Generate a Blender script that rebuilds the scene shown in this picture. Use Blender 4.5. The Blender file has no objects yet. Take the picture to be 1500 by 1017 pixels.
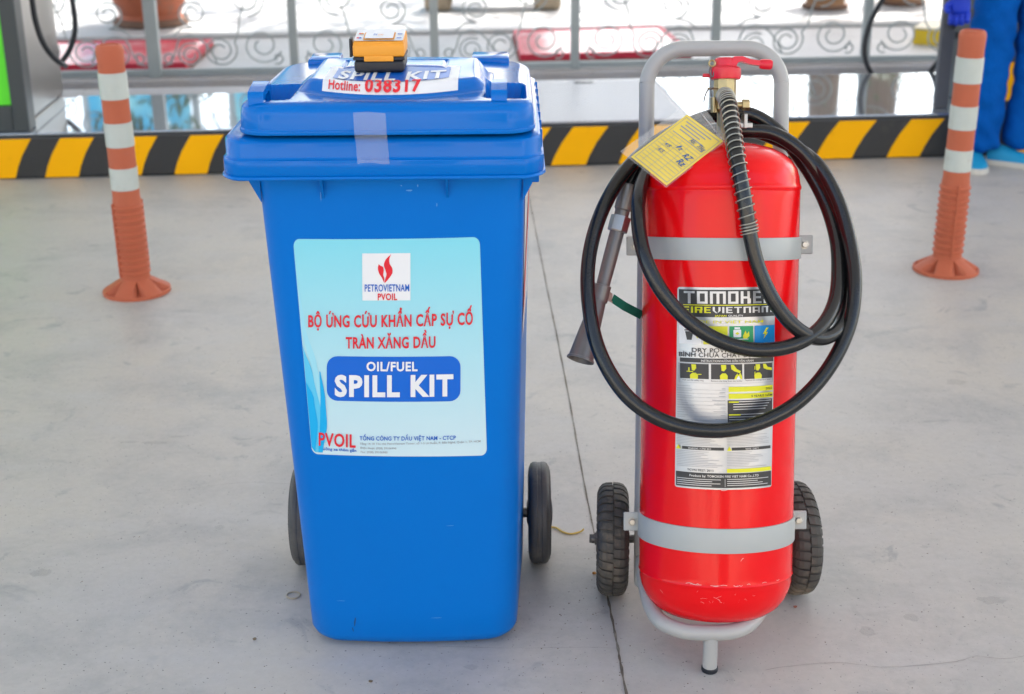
import bpy, bmesh, math, random
from math import sin, cos, tan, pi, radians, sqrt, atan2, asin
from mathutils import Vector, Matrix
random.seed(7)
sc = bpy.context.scene
col = sc.collection
# ------------------------------------------------------------------ camera
FPX, TH, RO, CH = 2083.3, radians(20.7), radians(.45), 1.378
_f = Vector((0, cos(TH), -sin(TH))); _r0 = Vector((1, 0, 0)); _u0 = Vector((0, sin(TH), cos(TH)))
_r = _r0*cos(RO) - _u0*sin(RO); _u = _u0*cos(RO) + _r0*sin(RO)
CAM = Vector((0, 0, CH))
cd = bpy.data.cameras.new('camera'); cam = bpy.data.objects.new('camera', cd); col.objects.link(cam)
M = Matrix.Identity(4)
for i in range(3):
    M[i][0] = _r[i]; M[i][1] = _u[i]; M[i][2] = -_f[i]; M[i][3] = CAM[i]
cam.matrix_world = M
cd.lens = 50.0; cd.sensor_width = 36.0; cd.sensor_fit = 'HORIZONTAL'
cd.clip_start = .05; cd.clip_end = 500
cd.dof.use_dof = True; cd.dof.focus_distance = 2.36; cd.dof.aperture_fstop = 5.2
sc.camera = cam
# ------------------------------------------------------------------ world, sun, exposure
SUN_EL, SUN_AZ = radians(54), radians(28)       # azimuth measured from +Y towards +X
w = bpy.data.worlds.new('World'); sc.world = w; w.use_nodes = True
nt = w.node_tree; bg = nt.nodes['Background']
sky = nt.nodes.new('ShaderNodeTexSky'); sky.sky_type = 'NISHITA'; sky.sun_disc = False
sky.sun_elevation = SUN_EL; sky.sun_rotation = SUN_AZ; sky.air_density = 1.0; sky.dust_density = 2.2; sky.ozone_density = 1.0
tint = nt.nodes.new('ShaderNodeMix'); tint.data_type = 'RGBA'; tint.blend_type = 'MULTIPLY'; tint.inputs[0].default_value = 1
tint.inputs[7].default_value = (1.10, .99, .86, 1)          # warm tint on the whole sky light in place of white balance
nt.links.new(sky.outputs[0], tint.inputs[6]); nt.links.new(tint.outputs[2], bg.inputs[0]); bg.inputs[1].default_value = .15
sd = bpy.data.lights.new('sun', 'SUN'); sun = bpy.data.objects.new('sun', sd); col.objects.link(sun)
sd.energy = 4.2; sd.angle = radians(.6); sd.color = (1, .955, .89)
sdir = Vector((sin(SUN_AZ)*cos(SUN_EL), cos(SUN_AZ)*cos(SUN_EL), sin(SUN_EL)))
sun.rotation_euler = sdir.to_track_quat('Z', 'Y').to_euler(); sun.location = (0, 0, 12)
sc.view_settings.view_transform = 'Standard'; sc.view_settings.look = 'None'
sc.view_settings.gamma = 1; sc.view_settings.use_curve_mapping = False
sc.view_settings.exposure = 2.08
sc.render.engine = 'CYCLES'
sc.cycles.use_denoising = True
sc.cycles.max_bounces = 8; sc.cycles.diffuse_bounces = 4; sc.cycles.glossy_bounces = 4
sc.cycles.transparent_max_bounces = 12; sc.cycles.sample_clamp_indirect = 6

# ------------------------------------------------------------------ measuring helpers
def ray(x, y): return _f + _r*((x-750)/FPX) - _u*((y-508.5)/FPX)
def atY(x, y, Y): d = ray(x, y); return CAM + d*(Y/d.y)
def atz(x, y, z=0): d = ray(x, y); return CAM + d*((z-CH)/d.z)
def onplane(x, y, p0, n): d = ray(x, y); return CAM + d*((p0-CAM).dot(n)/d.dot(n))

# ------------------------------------------------------------------ object helpers
def meta(o, label=None, cat=None, group=None, kind=None):
    if label: o['label'] = label
    if cat: o['category'] = cat
    if group: o['group'] = group
    if kind: o['kind'] = kind
    return o
def thing(name, loc, label, cat, group=None):
    o = bpy.data.objects.new(name, None); col.objects.link(o); o.location = loc
    o.empty_display_size = .1
    return meta(o, label, cat, group)
def wloc(o):
    v = Vector((0, 0, 0))
    while o: v += o.location; o = o.parent
    return v
def obj(name, VF, mat, parent=None, smooth=True, loc=None, kind=None):
    """VF in world coordinates; linked as one mesh object below its parent"""
    V, Fc = VF[0], VF[1]
    off = wloc(parent) if parent else Vector((0, 0, 0))
    if loc is not None:
        l = Vector(loc)
    else:
        l = Vector((0, 0, 0))
    me = bpy.data.meshes.new(name)
    base = off + l if parent else l
    me.from_pydata([tuple(Vector(v)-base) for v in V], [], [tuple(f) for f in Fc])
    mats = mat if isinstance(mat, (list, tuple)) else [mat]
    for m in mats: me.materials.append(m)
    if len(VF) > 2 and VF[2]:
        for p, k in zip(me.polygons, VF[2]): p.material_index = k
    bm = bmesh.new(); bm.from_mesh(me)
    bmesh.ops.recalc_face_normals(bm, faces=bm.faces); bm.to_mesh(me); bm.free()
    if smooth is True:
        for p in me.polygons: p.use_smooth = True
        try: me.set_sharp_from_angle(angle=radians(38))
        except Exception: pass
    me.update()
    o = bpy.data.objects.new(name, me); col.objects.link(o)
    if parent: o.parent = parent; o.location = l
    else: o.location = l
    if kind: o['kind'] = kind
    return o
def single(name, VF, mat, label, cat, loc, group=None, smooth=True):
    o = obj(name, VF, mat, None, smooth, loc); return meta(o, label, cat, group)
def struct(name, VF, mat, parent=None, smooth=False):
    return obj(name, VF, mat, parent, smooth, kind=None if parent else 'structure')
def join(*L):
    V = []; F = []; K = []; hask = any(len(x) > 2 for x in L)
    for x in L:
        o = len(V); V += list(x[0]); F += [tuple(i+o for i in f) for f in x[1]]
        K += list(x[2]) if len(x) > 2 and x[2] else [0]*len(x[1])
    return (V, F, K) if hask else (V, F)
def setmat(VF, k): return (VF[0], VF[1], [k]*len(VF[1]))
def xf(VF, fn): return (([fn(Vector(v)) for v in VF[0]],) + tuple(VF[1:]))
def box(x0, x1, y0, y1, z0, z1, bev=0, seg=2):
    if bev <= 0:
        V = [(x, y, z) for x in (x0, x1) for y in (y0, y1) for z in (z0, z1)]
        return V, [(0,1,3,2),(4,6,7,5),(0,4,5,1),(2,3,7,6),(0,2,6,4),(1,5,7,3)]
    bm = bmesh.new(); bmesh.ops.create_cube(bm, size=1)
    for v in bm.verts:
        v.co = Vector(((x0+x1)/2+v.co.x*(x1-x0), (y0+y1)/2+v.co.y*(y1-y0), (z0+z1)/2+v.co.z*(z1-z0)))
    bmesh.ops.bevel(bm, geom=bm.edges[:], offset=bev, segments=seg, affect='EDGES', profile=.5)
    bm.verts.index_update()
    r = ([v.co.copy() for v in bm.verts], [tuple(v.index for v in f.verts) for f in bm.faces]); bm.free(); return r
def catmull(P, n=10, closed=False):
    P = [Vector(p) for p in P]; out = []
    N = len(P)
    for i in range(N-1):
        p0 = P[i-1] if i > 0 else P[0]*2-P[1]; p1 = P[i]; p2 = P[i+1]
        p3 = P[i+2] if i+2 < N else P[-1]*2-P[-2]
        for k in range(n):
            t = k/n
            out.append(.5*((2*p1)+(p2-p0)*t+(2*p0-5*p1+4*p2-p3)*t*t+(3*p1-p0-3*p2+p3)*t**3))
    out.append(P[-1].copy()); return out
def tube(P, r, n=12, caps=True, closed=False):
    P = [Vector(p) for p in P]; N = len(P); V = []; F = []
    rs = r if isinstance(r, (list, tuple)) else [r]*N
    t0 = (P[1]-P[0]).normalized()
    a = t0.orthogonal().normalized(); prev = t0
    for i in range(N):
        if closed: t = (P[(i+1) % N]-P[i-1]).normalized()
        else: t = (P[min(i+1, N-1)]-P[max(i-1, 0)]).normalized()
        q = prev.rotation_difference(t); a = (q @ a); a = (a - t*a.dot(t)).normalized(); prev = t
        b = t.cross(a)
        for k in range(n):
            g = 2*pi*k/n; V.append(P[i]+(a*cos(g)+b*sin(g))*rs[i])
    for i in range(N-1 if not closed else N):
        j = (i+1) % N
        for k in range(n):
            F.append((i*n+k, i*n+(k+1) % n, j*n+(k+1) % n, j*n+k))
    if caps and not closed:
        F.append(tuple(range(n))[::-1]); F.append(tuple((N-1)*n+k for k in range(n)))
    return V, F
def lathe(prof, n=48, M=None, cap=True):
    """prof: list of (r, z); around Z, then placed by matrix M"""
    V = []; F = []
    for r, z in prof:
        for k in range(n):
            g = 2*pi*k/n; V.append(Vector((r*cos(g), r*sin(g), z)))
    m = len(prof)
    for i in range(m-1):
        for k in range(n): F.append((i*n+k, i*n+(k+1) % n, (i+1)*n+(k+1) % n, (i+1)*n+k))
    if cap:
        F.append(tuple(range(n))[::-1]); F.append(tuple((m-1)*n+k for k in range(n)))
    if M is not None: V = [M @ v for v in V]
    return V, F
def frame(p, zdir, xdir=None):
    z = Vector(zdir).normalized()
    x = Vector(xdir) if xdir is not None else z.orthogonal()
    x = (x - z*x.dot(z)).normalized(); y = z.cross(x)
    m = Matrix.Identity(4)
    for i in range(3): m[i][0] = x[i]; m[i][1] = y[i]; m[i][2] = z[i]; m[i][3] = p[i]
    return m
def inM(VF, M): return xf(VF, lambda v: M @ v)
def smooth01(t): t = max(0, min(1, t)); return t*t*(3-2*t)

# ------------------------------------------------------------------ flat print (letters as thin meshes)
_tc = {}
def glyphs(s, bold=0.0, shear=0.0):
    key = (s, bold, shear)
    if key in _tc: return _tc[key]
    cu = bpy.data.curves.new('tmp_text', 'FONT'); cu.body = s; cu.size = 1; cu.offset = bold; cu.resolution_u = 3; cu.shear = shear; cu.space_character = 1.0+bold*3.2
    o = bpy.data.objects.new('tmp_text', cu); col.objects.link(o)
    dg = bpy.context.evaluated_depsgraph_get(); me = bpy.data.meshes.new_from_object(o.evaluated_get(dg))
    V = [(v.co.x, v.co.y) for v in me.vertices]; F = [tuple(p.vertices) for p in me.polygons]
    bpy.data.objects.remove(o); bpy.data.curves.remove(cu); bpy.data.meshes.remove(me)
    _tc[key] = (V, F); return _tc[key]
CAPH = max(v[1] for v in glyphs('H')[0])
def text2d(s, x0, x1, base, cap, bold=.012, base2=None, shear=0.0):
    """2D letters fitted between x0 and x1, baseline y, cap height (y grows DOWN as on a sheet)"""
    V, F = glyphs(s, bold, shear)
    if not V: return [], []
    a = min(v[0] for v in V); b = max(v[0] for v in V)
    k = (x1-x0)/(b-a); h = cap/CAPH
    b2 = base if base2 is None else base2
    return [(x0+(v[0]-a)*k, base+(b2-base)*((v[0]-a)/(b-a))-v[1]*h) for v in V], F
def poly2d(P): return list(P), [tuple(range(len(P)))]
def rrect2d(x0, y0, x1, y1, r, n=6):
    P = []
    for cx, cy, a in ((x1-r, y0+r, -90), (x1-r, y1-r, 0), (x0+r, y1-r, 90), (x0+r, y0+r, 180)):
        for k in range(n+1):
            g = radians(a+90*k/n); P.append((cx+r*cos(g), cy+r*sin(g)))
    return P
def strip2d(x0, y0, x1, y1, n=14, m=1):
    V = []; F = []
    for j in range(m+1):
        for i in range(n+1): V.append((x0+(x1-x0)*i/n, y0+(y1-y0)*j/m))
    for j in range(m):
        for i in range(n):
            a = j*(n+1)+i; F.append((a, a+1, a+n+2, a+n+1))
    return V, F
def rgrid2d(x0, y0, x1, y1, r, n=24, m=24):
    """filled rounded rectangle as horizontal strips, so that it can be bent"""
    ys = []
    for k in range(7): ys.append(y0+r*(1-cos(radians(15*k))))
    for k in range(1, m): ys.append(y0+r+(y1-y0-2*r)*k/m)
    for k in range(7): ys.append(y1-r*(1-sin(radians(15*k))) if False else y1-r+r*sin(radians(15*k)))
    V = []; F = []
    for y in ys:
        d = max(0, y0+r-y, y-(y1-r)); ins = r-sqrt(max(0, r*r-d*d))
        a, b = x0+ins, x1-ins
        for i in range(n+1): V.append((a+(b-a)*i/n, y))
    for j in range(len(ys)-1):
        for i in range(n):
            q = j*(n+1)+i; F.append((q, q+1, q+n+2, q+n+1))
    return V, F
def sheet(parts2d, fn, lift):
    V = []; F = []
    for pv, pf in parts2d:
        o = len(V); V += [fn(x, y, lift) for x, y in pv]; F += [tuple(i+o for i in f) for f in pf]
    return V, F

# ------------------------------------------------------------------ materials
def srgb(r, g, b):
    f = lambda c: ((c/255)/12.92 if c/255 <= .04045 else ((c/255+.055)/1.055)**2.4)
    return (f(r), f(g), f(b))
def mat(name, c, rough=.5, metal=0, var=.08, vs=12, bump=0, bs=200, coat=0, trans=0, alpha=1, spec=.5, dirt=None, ds=3, dth=.55, ior=1.5, rvar=.1, emit=0, bd=.002):
    m = bpy.data.materials.new(name); m.use_nodes = True; t = m.node_tree; N = t.nodes; L = t.links
    b = N['Principled BSDF']
    tc = N.new('ShaderNodeTexCoord'); no = N.new('ShaderNodeTexNoise'); no.inputs['Scale'].default_value = vs; no.inputs['Detail'].default_value = 6
    L.new(tc.outputs['Object'], no.inputs['Vector'])
    mx = N.new('ShaderNodeMix'); mx.data_type = 'RGBA'
    mx.inputs[6].default_value = (*[max(0, x*(1-var)) for x in c], 1); mx.inputs[7].default_value = (*[min(1, x*(1+var)) for x in c], 1)
    L.new(no.outputs['Fac'], mx.inputs[0]); out = mx.outputs[2]
    if dirt:
        n2 = N.new('ShaderNodeTexNoise'); n2.inputs['Scale'].default_value = ds; n2.inputs['Detail'].default_value = 9; n2.inputs['Roughness'].default_value = .68
        L.new(tc.outputs['Object'], n2.inputs['Vector'])
        mr = N.new('ShaderNodeMapRange'); mr.inputs['From Min'].default_value = dth; mr.inputs['From Max'].default_value = dth+.12; mr.clamp = True
        L.new(n2.outputs['Fac'], mr.inputs['Value'])
        m2 = N.new('ShaderNodeMix'); m2.data_type = 'RGBA'; m2.inputs[7].default_value = (*dirt, 1)
        L.new(mr.outputs[0], m2.inputs[0]); L.new(out, m2.inputs[6]); out = m2.outputs[2]
    L.new(out, b.inputs['Base Color'])
    rr = N.new('ShaderNodeMapRange'); rr.inputs['To Min'].default_value = max(0, rough*(1-rvar)); rr.inputs['To Max'].default_value = min(1, rough*(1+rvar))
    L.new(no.outputs['Fac'], rr.inputs['Value']); L.new(rr.outputs[0], b.inputs['Roughness'])
    b.inputs['Metallic'].default_value = metal; b.inputs['IOR'].default_value = ior
    b.inputs['Coat Weight'].default_value = coat; b.inputs['Coat Roughness'].default_value = .05
    b.inputs['Transmission Weight'].default_value = trans; b.inputs['Alpha'].default_value = alpha
    b.inputs['Specular IOR Level'].default_value = spec
    if emit:
        b.inputs['Emission Color'].default_value = (*c, 1); b.inputs['Emission Strength'].default_value = emit
    if bump:
        n3 = N.new('ShaderNodeTexNoise'); n3.inputs['Scale'].default_value = bs; n3.inputs['Detail'].default_value = 5
        L.new(tc.outputs['Object'], n3.inputs['Vector'])
        bp = N.new('ShaderNodeBump'); bp.inputs['Strength'].default_value = bump; bp.inputs['Distance'].default_value = bd
        L.new(n3.outputs['Fac'], bp.inputs['Height']); L.new(bp.outputs[0], b.inputs['Normal'])
    return m

BLUE = mat('blue_plastic', (.0, .140, .52), .17, bump=.05, bs=35, var=.05, vs=3, spec=.10, coat=.13)
BLUEM = mat('blue_plastic_body', (.0, .152, .56), .36, bump=.12, bs=500, var=.05, vs=3, spec=.14)
RED = mat('red_paint', (.80, .003, .006), .2, var=.05, vs=4, coat=.12, spec=.22, bump=.02, bs=30)
REDV = mat('red_valve', (.66, .01, .03), .3, var=.06)
GREYP = mat('grey_painted_tube', (.385, .385, .375), .32, var=.06, bump=.15, bs=90, dirt=(.22, .18, .13), ds=14, dth=.66)
BAND = mat('grey_band_paint', (.40, .42, .41), .42, var=.03)
RUB = mat('black_hose_rubber', (.011, .012, .0125), .22, var=.25, vs=40, bump=.15, bs=300)
TYRE = mat('tyre_rubber', (.066, .062, .055), .75, var=.3, vs=30, bump=.3, bs=200, dirt=(.16, .135, .10), ds=9, dth=.52)
WRUB = mat('bin_wheel_rubber', (.06, .06, .06), .55, var=.25, bump=.2, dirt=(.10, .095, .085), ds=12, dth=.5)
STEEL = mat('dull_steel', (.42, .41, .39), .35, metal=.9, var=.12, vs=40, bump=.1)
DSTEEL = mat('dark_steel', (.17, .165, .16), .42, metal=.8, var=.2, vs=30, bump=.2)
NOZ = mat('nozzle_metal', (.20, .195, .19), .36, metal=.45, var=.12, vs=30, bump=.1)
BRASS = mat('brass', (.42, .33, .17), .35, metal=.9, var=.2, vs=60)
WIRE = mat('spring_wire', (.42, .41, .36), .4, metal=.7, var=.2, vs=80)
BLKM = mat('black_plastic', (.012, .014, .02), .5, var=.1, bump=.2, bs=300)
ORANGE = mat('orange_plastic', (.80, .33, .025), .5, var=.03, bump=.15, bs=400)
WHITE = mat('white_print', (.78, .79, .80), .4, var=.02)
PRED = mat('red_print', (.72, .015, .03), .4, var=.02)
PBLUE = mat('blue_print', (.0, .11, .52), .35, var=.02)
PPAN = mat('blue_panel_print', (.0, .125, .60), .35, var=.02)
PBLK = mat('black_print', (.03, .03, .032), .4, var=.1)
PGREY = mat('grey_print', (.30, .31, .34), .4, var=.05)
PYEL = mat('yellow_print', (.72, .70, .01), .4, var=.03)
PGRN = mat('green_print', (.0, .30, .10), .4, var=.03)
PCYA = mat('cyan_print', (.0, .25, .62), .4, var=.03)
PCY2 = mat('pale_cyan_print', (.10, .55, .82), .4, var=.03)
PCY3 = mat('paler_cyan_print', (.33, .70, .82), .4, var=.03)
SILV = mat('silver_foil', (.52, .53, .55), .33, metal=.55, var=.05, vs=4)
YCARD = mat('yellow_card', (.78, .60, .10), .6, var=.04, vs=8)
INK = mat('blue_ink', (.04, .12, .30), .6, var=.05)
POR = mat('orange_bollard_rubber', (.47, .12, .06), .55, spec=.25, var=.1, vs=10, bump=.12, bs=60, dirt=(.42, .15, .09), ds=8, dth=.6)
REFL = mat('reflective_tape', (.50, .535, .49), .35, var=.12, vs=14, bump=.1, bs=80, dirt=(.42, .42, .37), ds=16, dth=.58)
STRAP = mat('green_strap', (.0, .13, .085), .8, var=.1, bump=.3, bs=500)
SHOE = mat('blue_shoe', (.0, .26, .50), .6, var=.1)
SOLE = mat('white_sole', (.6, .58, .52), .6, var=.1)
TROU = mat('blue_workwear', (.0, .085, .38), .85, var=.15, vs=5, bump=1, bs=9, bd=.03, spec=.1)
GLOVE = mat('blue_glove', (.0, .03, .45), .6, var=.15, bump=.3, bs=40)
SKIN = mat('skin', (.50, .30, .20), .5, var=.05)
HAIR = mat('hair', (.02, .015, .012), .6, var=.2)

# concrete ground: mottled slabs, stains, pores
def concrete(name, base, warm, dark, sc1=.9, stain=.5):
    m = bpy.data.materials.new(name); m.use_nodes = True; t = m.node_tree; N = t.nodes; L = t.links; b = N['Principled BSDF']
    tc = N.new('ShaderNodeTexCoord')
    def noise(s, d=8, r=.6, dist=0):
        n = N.new('ShaderNodeTexNoise'); n.inputs['Scale'].default_value = s; n.inputs['Detail'].default_value = d
        n.inputs['Roughness'].default_value = r; n.inputs['Distortion'].default_value = dist; L.new(tc.outputs['Object'], n.inputs['Vector']); return n
    def ramp(src, a, bb):
        r = N.new('ShaderNodeMapRange'); r.inputs['From Min'].default_value = a; r.inputs['From Max'].default_value = bb; L.new(src, r.inputs['Value']); return r.outputs[0]
    def mixc(f, c1, c2, mode='MIX', k=None):
        x = N.new('ShaderNodeMix'); x.data_type = 'RGBA'; x.blend_type = mode
        if hasattr(f, 'links') or hasattr(f, 'is_linked'): L.new(f, x.inputs[0])
        else: x.inputs[0].default_value = f
        for i, c in ((6, c1), (7, c2)):
            if isinstance(c, tuple): x.inputs[i].default_value = (*c, 1)
            else: L.new(c, x.inputs[i])
        return x.outputs[2]
    a = mixc(ramp(noise(sc1, 9, .62, .6).outputs['Fac'], .35, .65), base, warm)
    c = mixc(ramp(noise(3.4, 10, .7, .3).outputs['Fac'], .46, .70), a, dark)
    c = mixc(ramp(noise(7.5, 7, .6, 1.2).outputs['Fac'], .60, .68), c, tuple(x*.94 for x in dark))
    # long trowel streaks
    mp = N.new('ShaderNodeMapping'); mp.inputs['Scale'].default_value = (1.6, 4, 1); mp.inputs['Rotation'].default_value = (0, 0, .5); L.new(tc.outputs['Object'], mp.inputs['Vector'])
    st = N.new('ShaderNodeTexNoise'); st.inputs['Scale'].default_value = 2.2; st.inputs['Detail'].default_value = 6; L.new(mp.outputs[0], st.inputs['Vector'])
    c = mixc(ramp(st.outputs['Fac'], .52, .72), c, tuple(min(1, x*1.06) for x in base))
    fine = noise(55, 6, .75); c2 = mixc(ramp(fine.outputs['Fac'], .30, .70), tuple(x*.84 for x in base), tuple(min(1, x*1.13) for x in base))
    c = mixc(.42, c, c2)
    sp = noise(160, 2, .5); c = mixc(ramp(sp.outputs['Fac'], .68, .73), c, tuple(x*.45 for x in dark))
    vo = N.new('ShaderNodeTexVoronoi'); vo.inputs['Scale'].default_value = 2.3; vo.inputs['Randomness'].default_value = 1; L.new(tc.outputs['Object'], vo.inputs['Vector'])
    spot = N.new('ShaderNodeMapRange'); spot.inputs['From Min'].default_value = .055; spot.inputs['From Max'].default_value = .035; L.new(vo.outputs['Distance'], spot.inputs['Value'])
    f2 = N.new('ShaderNodeMath'); f2.operation = 'MULTIPLY'; f2.inputs[1].default_value = .30; L.new(spot.outputs[0], f2.inputs[0])
    c = mixc(f2.outputs[0], c, tuple(x*.6 for x in dark))
    L.new(c, b.inputs['Base Color'])
    rr = N.new('ShaderNodeMapRange'); rr.inputs['To Min'].default_value = .38; rr.inputs['To Max'].default_value = .62; L.new(noise(2.2, 5).outputs['Fac'], rr.inputs['Value']); L.new(rr.outputs[0], b.inputs['Roughness'])
    bp = N.new('ShaderNodeBump'); bp.inputs['Strength'].default_value = .25; bp.inputs['Distance'].default_value = .002
    L.new(fine.outputs['Fac'], bp.inputs['Height']); L.new(bp.outputs[0], b.inputs['Normal'])
    return m
CONC = concrete('forecourt_concrete', (.44, .42, .395), (.52, .468, .39), (.29, .283, .272))
YARD = concrete('yard_concrete', (.42, .43, .44), (.45, .44, .42), (.34, .34, .34))
PLIN = concrete('plinth_concrete', (.38, .38, .41), (.40, .36, .32), (.30, .27, .24), 1.5)
KBLK = mat('kerb_black_paint', (.022, .024, .026), .55, var=.3, vs=6, bump=.5, bs=40, dirt=(.07, .065, .055), ds=5, dth=.6)
KYEL = mat('kerb_yellow_paint', (.92, .435, .0), .5, spec=.15, var=.1, vs=5, bump=.4, bs=40, dirt=(.72, .32, .0), ds=7, dth=.6)
MIRR = mat('polished_stone', (.50, .54, .59), .045, metal=.75, var=.1, vs=60, rvar=.3)
TREAD = mat('tread_plate_steel', (.30, .30, .33), .38, metal=.35, var=.1, vs=8)
FENC = mat('fence_grey_paint', (.33, .37, .38), .5, var=.08)
CRK = mat('crack_line', (.27, .255, .23), .95, var=.2)
JOINT = mat('joint_filler', (.13, .11, .085), .95, var=.5, vs=60, bump=.8, bs=300, dirt=(.27, .25, .21), ds=9, dth=.5)

# ================================================================== THE SETTING
struct('ground', ([(-150, -120, 0), (150, -120, 0), (150, 220, 0), (-150, 220, 0)], [(0, 1, 2, 3)]), CONC)
# island frame
YAW = radians(3.9); O = Vector((0, 5.735, 0)); E_ = Vector((cos(YAW), sin(YAW), 0)); N_ = Vector((-sin(YAW), cos(YAW), 0))
def isl(e, n, z): return O + E_*e + N_*n + Vector((0, 0, z))
def ibox(e0, e1, n0, n1, z0, z1, bev=0): return xf(box(e0, e1, n0, n1, z0, z1, bev), lambda v: isl(v.x, v.y, v.z))
def e_of(px, py, z=None, n=0.0):
    """distance along the island of the sight line through a plane n = const"""
    p = onplane(px, py, isl(0, n, 0), N_); return (p-O).dot(E_), p.z
HK = .178; DEP = .98
joint_pts = [atz(783, 330), atz(806, 445), atz(830, 565), atz(858, 720), atz(885, 850), atz(903, 940), atz(920, 1030)]
jp = catmull([joint_pts[0]*2-joint_pts[1]+Vector((-.02, .6, 0))] + joint_pts + [joint_pts[-1]*2-joint_pts[-2]*1.0 + Vector((.02, -.5, 0))], 14)
V = []; F = []
for i, p in enumerate(jp):
    wd = (.0013 if p.y > 2.4 else .0018)*(1+.35*sin(i*1.7)+.25*random.random()); d = random.uniform(-.0004, .0004)
    V += [(p.x-wd+d, p.y, .0012), (p.x+wd+d, p.y, .0012)]
for i in range(len(jp)-1): F.append((2*i, 2*i+1, 2*i+3, 2*i+2))
struct('expansion_joint', (V, F), JOINT)

isle = obj('pump_island', ibox(-7, 9, 0, DEP, 0, HK-.004, .012), KBLK, smooth=False, kind='structure')
# painted yellow stripes (bottom px left, bottom px right, slant in px) on the kerb face
stripes = [(-32, 23, 26), (66, 115, 26), (160, 207, 27), (255, 303, 28), (352, 400, 28), (450, 498, 30), (545, 592, 32), (640, 690, 34), (729, 775, 36),
           (806, 857, 38), (905, 952, 38), (1004, 1052, 38), (1108, 1150, 40), (1192, 1246, 42), (1297, 1345, 42)]
for a, b, s in stripes:
    yb = 262-(a/1400)*31
    e0, _ = e_of(a, yb); e1, _ = e_of(b, yb); es = (e_of(a+s, yb-60)[0]-e0)
    zs = [.006, .05, .10, .15, HK-.014]; V = []; F = []
    for k, z in enumerate(zs):
        t = z/HK; cv = .012*sin(t*pi)
        V += [isl(e0+es*t-cv, -.003, z), isl(e1+es*t-cv, -.003, z)]
    for k in range(len(zs)-1): F.append((2*k, 2*k+1, 2*k+3, 2*k+2))
    obj('painted_stripe', (V, F), KYEL, isle, smooth=False)
# the yellow runs on across the part of the kerb behind the person too
for a in (2.10, 2.40, 2.70, 3.0):
    obj('painted_stripe', ([isl(a, -.003, .006), isl(a+.14, -.003, .006), isl(a+.26, -.003, HK-.014), isl(a+.12, -.003, HK-.014)], [(0, 1, 2, 3)]), KYEL, isle, smooth=False)
# polished top slabs
eL = e_of(775, 190)[0]; eR = e_of(1012, 190)[0]
for a, b, dd in ((-7, -3.85, .76), (-3.846, -1.9, .77), (-1.896, eL-.004, .80), (eR+.004, 1.2, .966), (1.204, 3.6, .966), (3.604, 9, .966)):
    obj('ledge', ibox(a, b, dd+.002, DEP-.004, HK-.003, HK+.005, .002), PLIN, isle, smooth=False)
    obj('polished_slab', ibox(a, b, .012, dd, HK-.003, HK+.006, .002), MIRR, isle, smooth=False)
obj('tread_plate', ibox(eL, eR, .012, DEP-.004, HK-.003, HK+.004, .001), TREAD, isle, smooth=False)
rb = []
for k in range(-50, 64):
    for sg in (1, -1):
        a0 = eL+.01+k*.026
        pts = []
        for j in range(41):
            n = .02+j*.0235; e = a0+(sg*(n-.5)*.55)
            if eL+.008 < e < eR-.008 and n < DEP-.02: pts.append((e, n))
        if len(pts) > 1:
            (ea, na), (eb, nb) = pts[0], pts[-1]; h = .0022
            rb.append(([isl(ea-h, na, HK+.0035), isl(ea+h, na, HK+.0035), isl(eb+h, nb, HK+.0035), isl(eb-h, nb, HK+.0035),
                        isl(ea-h*.4, na, HK+.0068), isl(ea+h*.4, na, HK+.0068), isl(eb+h*.4, nb, HK+.0068), isl(eb-h*.4, nb, HK+.0068)],
                       [(0, 1, 5, 4), (1, 2, 6, 5), (2, 3, 7, 6), (3, 0, 4, 7), (4, 5, 6, 7)]))
obj('raised_ribs', join(*rb), mat('pale_rib_steel', (.72, .72, .73), .3, metal=.5), isle, smooth=False, kind='stuff')  # ribs set paler than the plate so the lattice shows
es0, _ = e_of(841, 119, n=.9); es1, _ = e_of(868, 119, n=.9)
obj('hand_slot', ibox(es0, es1, .865, .91, HK+.0062, HK+.0085), PBLK, isle, smooth=False)

# low plinth under the fence and the shaded yard behind
FN = 2.0
print('rail z', e_of(228, 104, n=2.0), e_of(1267, 77, n=2.0), e_of(842, 86, n=2.0))                                       # fence line
struct('fence_plinth', ibox(-12, 14, FN-.10, FN+.10, 0, .06, .012), PLIN)
struct('yard', ([isl(-60, FN+.10, .004), isl(60, FN+.10, .004), isl(60, 60, .004), isl(-60, 60, .004)], [(0, 1, 2, 3)]), YARD)
# low strip added along the line where the yard's shade meets the sun
struct('shade_line_strip', ibox(-30, 30, 3.72, 3.84, 0, .03, .01), YARD)

STAIN = mat('faint_stain', (.17, .165, .165), .7, var=.3, vs=30, alpha=.11)
for k_, (px, py, rx, ry) in enumerate(((322, 773, .010, .006), (1354, 802, .009, .004), (1452, 880, .024, .009), (1335, 905, .014, .008), (228, 649, .030, .006), (190, 648, .022, .004), (885, 897, .008, .005), (962, 905, .009, .006), (1270, 925, .016, .010), (1010, 970, .007, .003), (60, 840, .02, .010), (690, 978, .012, .005), (1400, 560, .03, .012), (260, 640, .02, .004), (378, 896, .006, .003))):
    c = atz(px, py); rk = random.Random(k_); V = [(c.x+rx*cos(q*pi/9)*rk.uniform(.7, 1.25), c.y+ry*1.6*sin(q*pi/9)*rk.uniform(.7, 1.25), .0007) for q in range(18)]
    struct('stain', (V, [tuple(range(18))]), STAIN)
def crack(px, w_=.0005):
    P = catmull([atz(x, y) for x, y in px], 6); V = []; F = []
    for i, p in enumerate(P):
        h = w_*random.uniform(.4, 1.4); j = random.uniform(-.0012, .0012); V += [(p.x, p.y-h+j, .0009), (p.x, p.y+h+j, .0009)]
    for i in range(len(P)-1): F.append((2*i, 2*i+1, 2*i+3, 2*i+2))
    struct('hairline_crack', (V, F), CRK)
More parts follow.
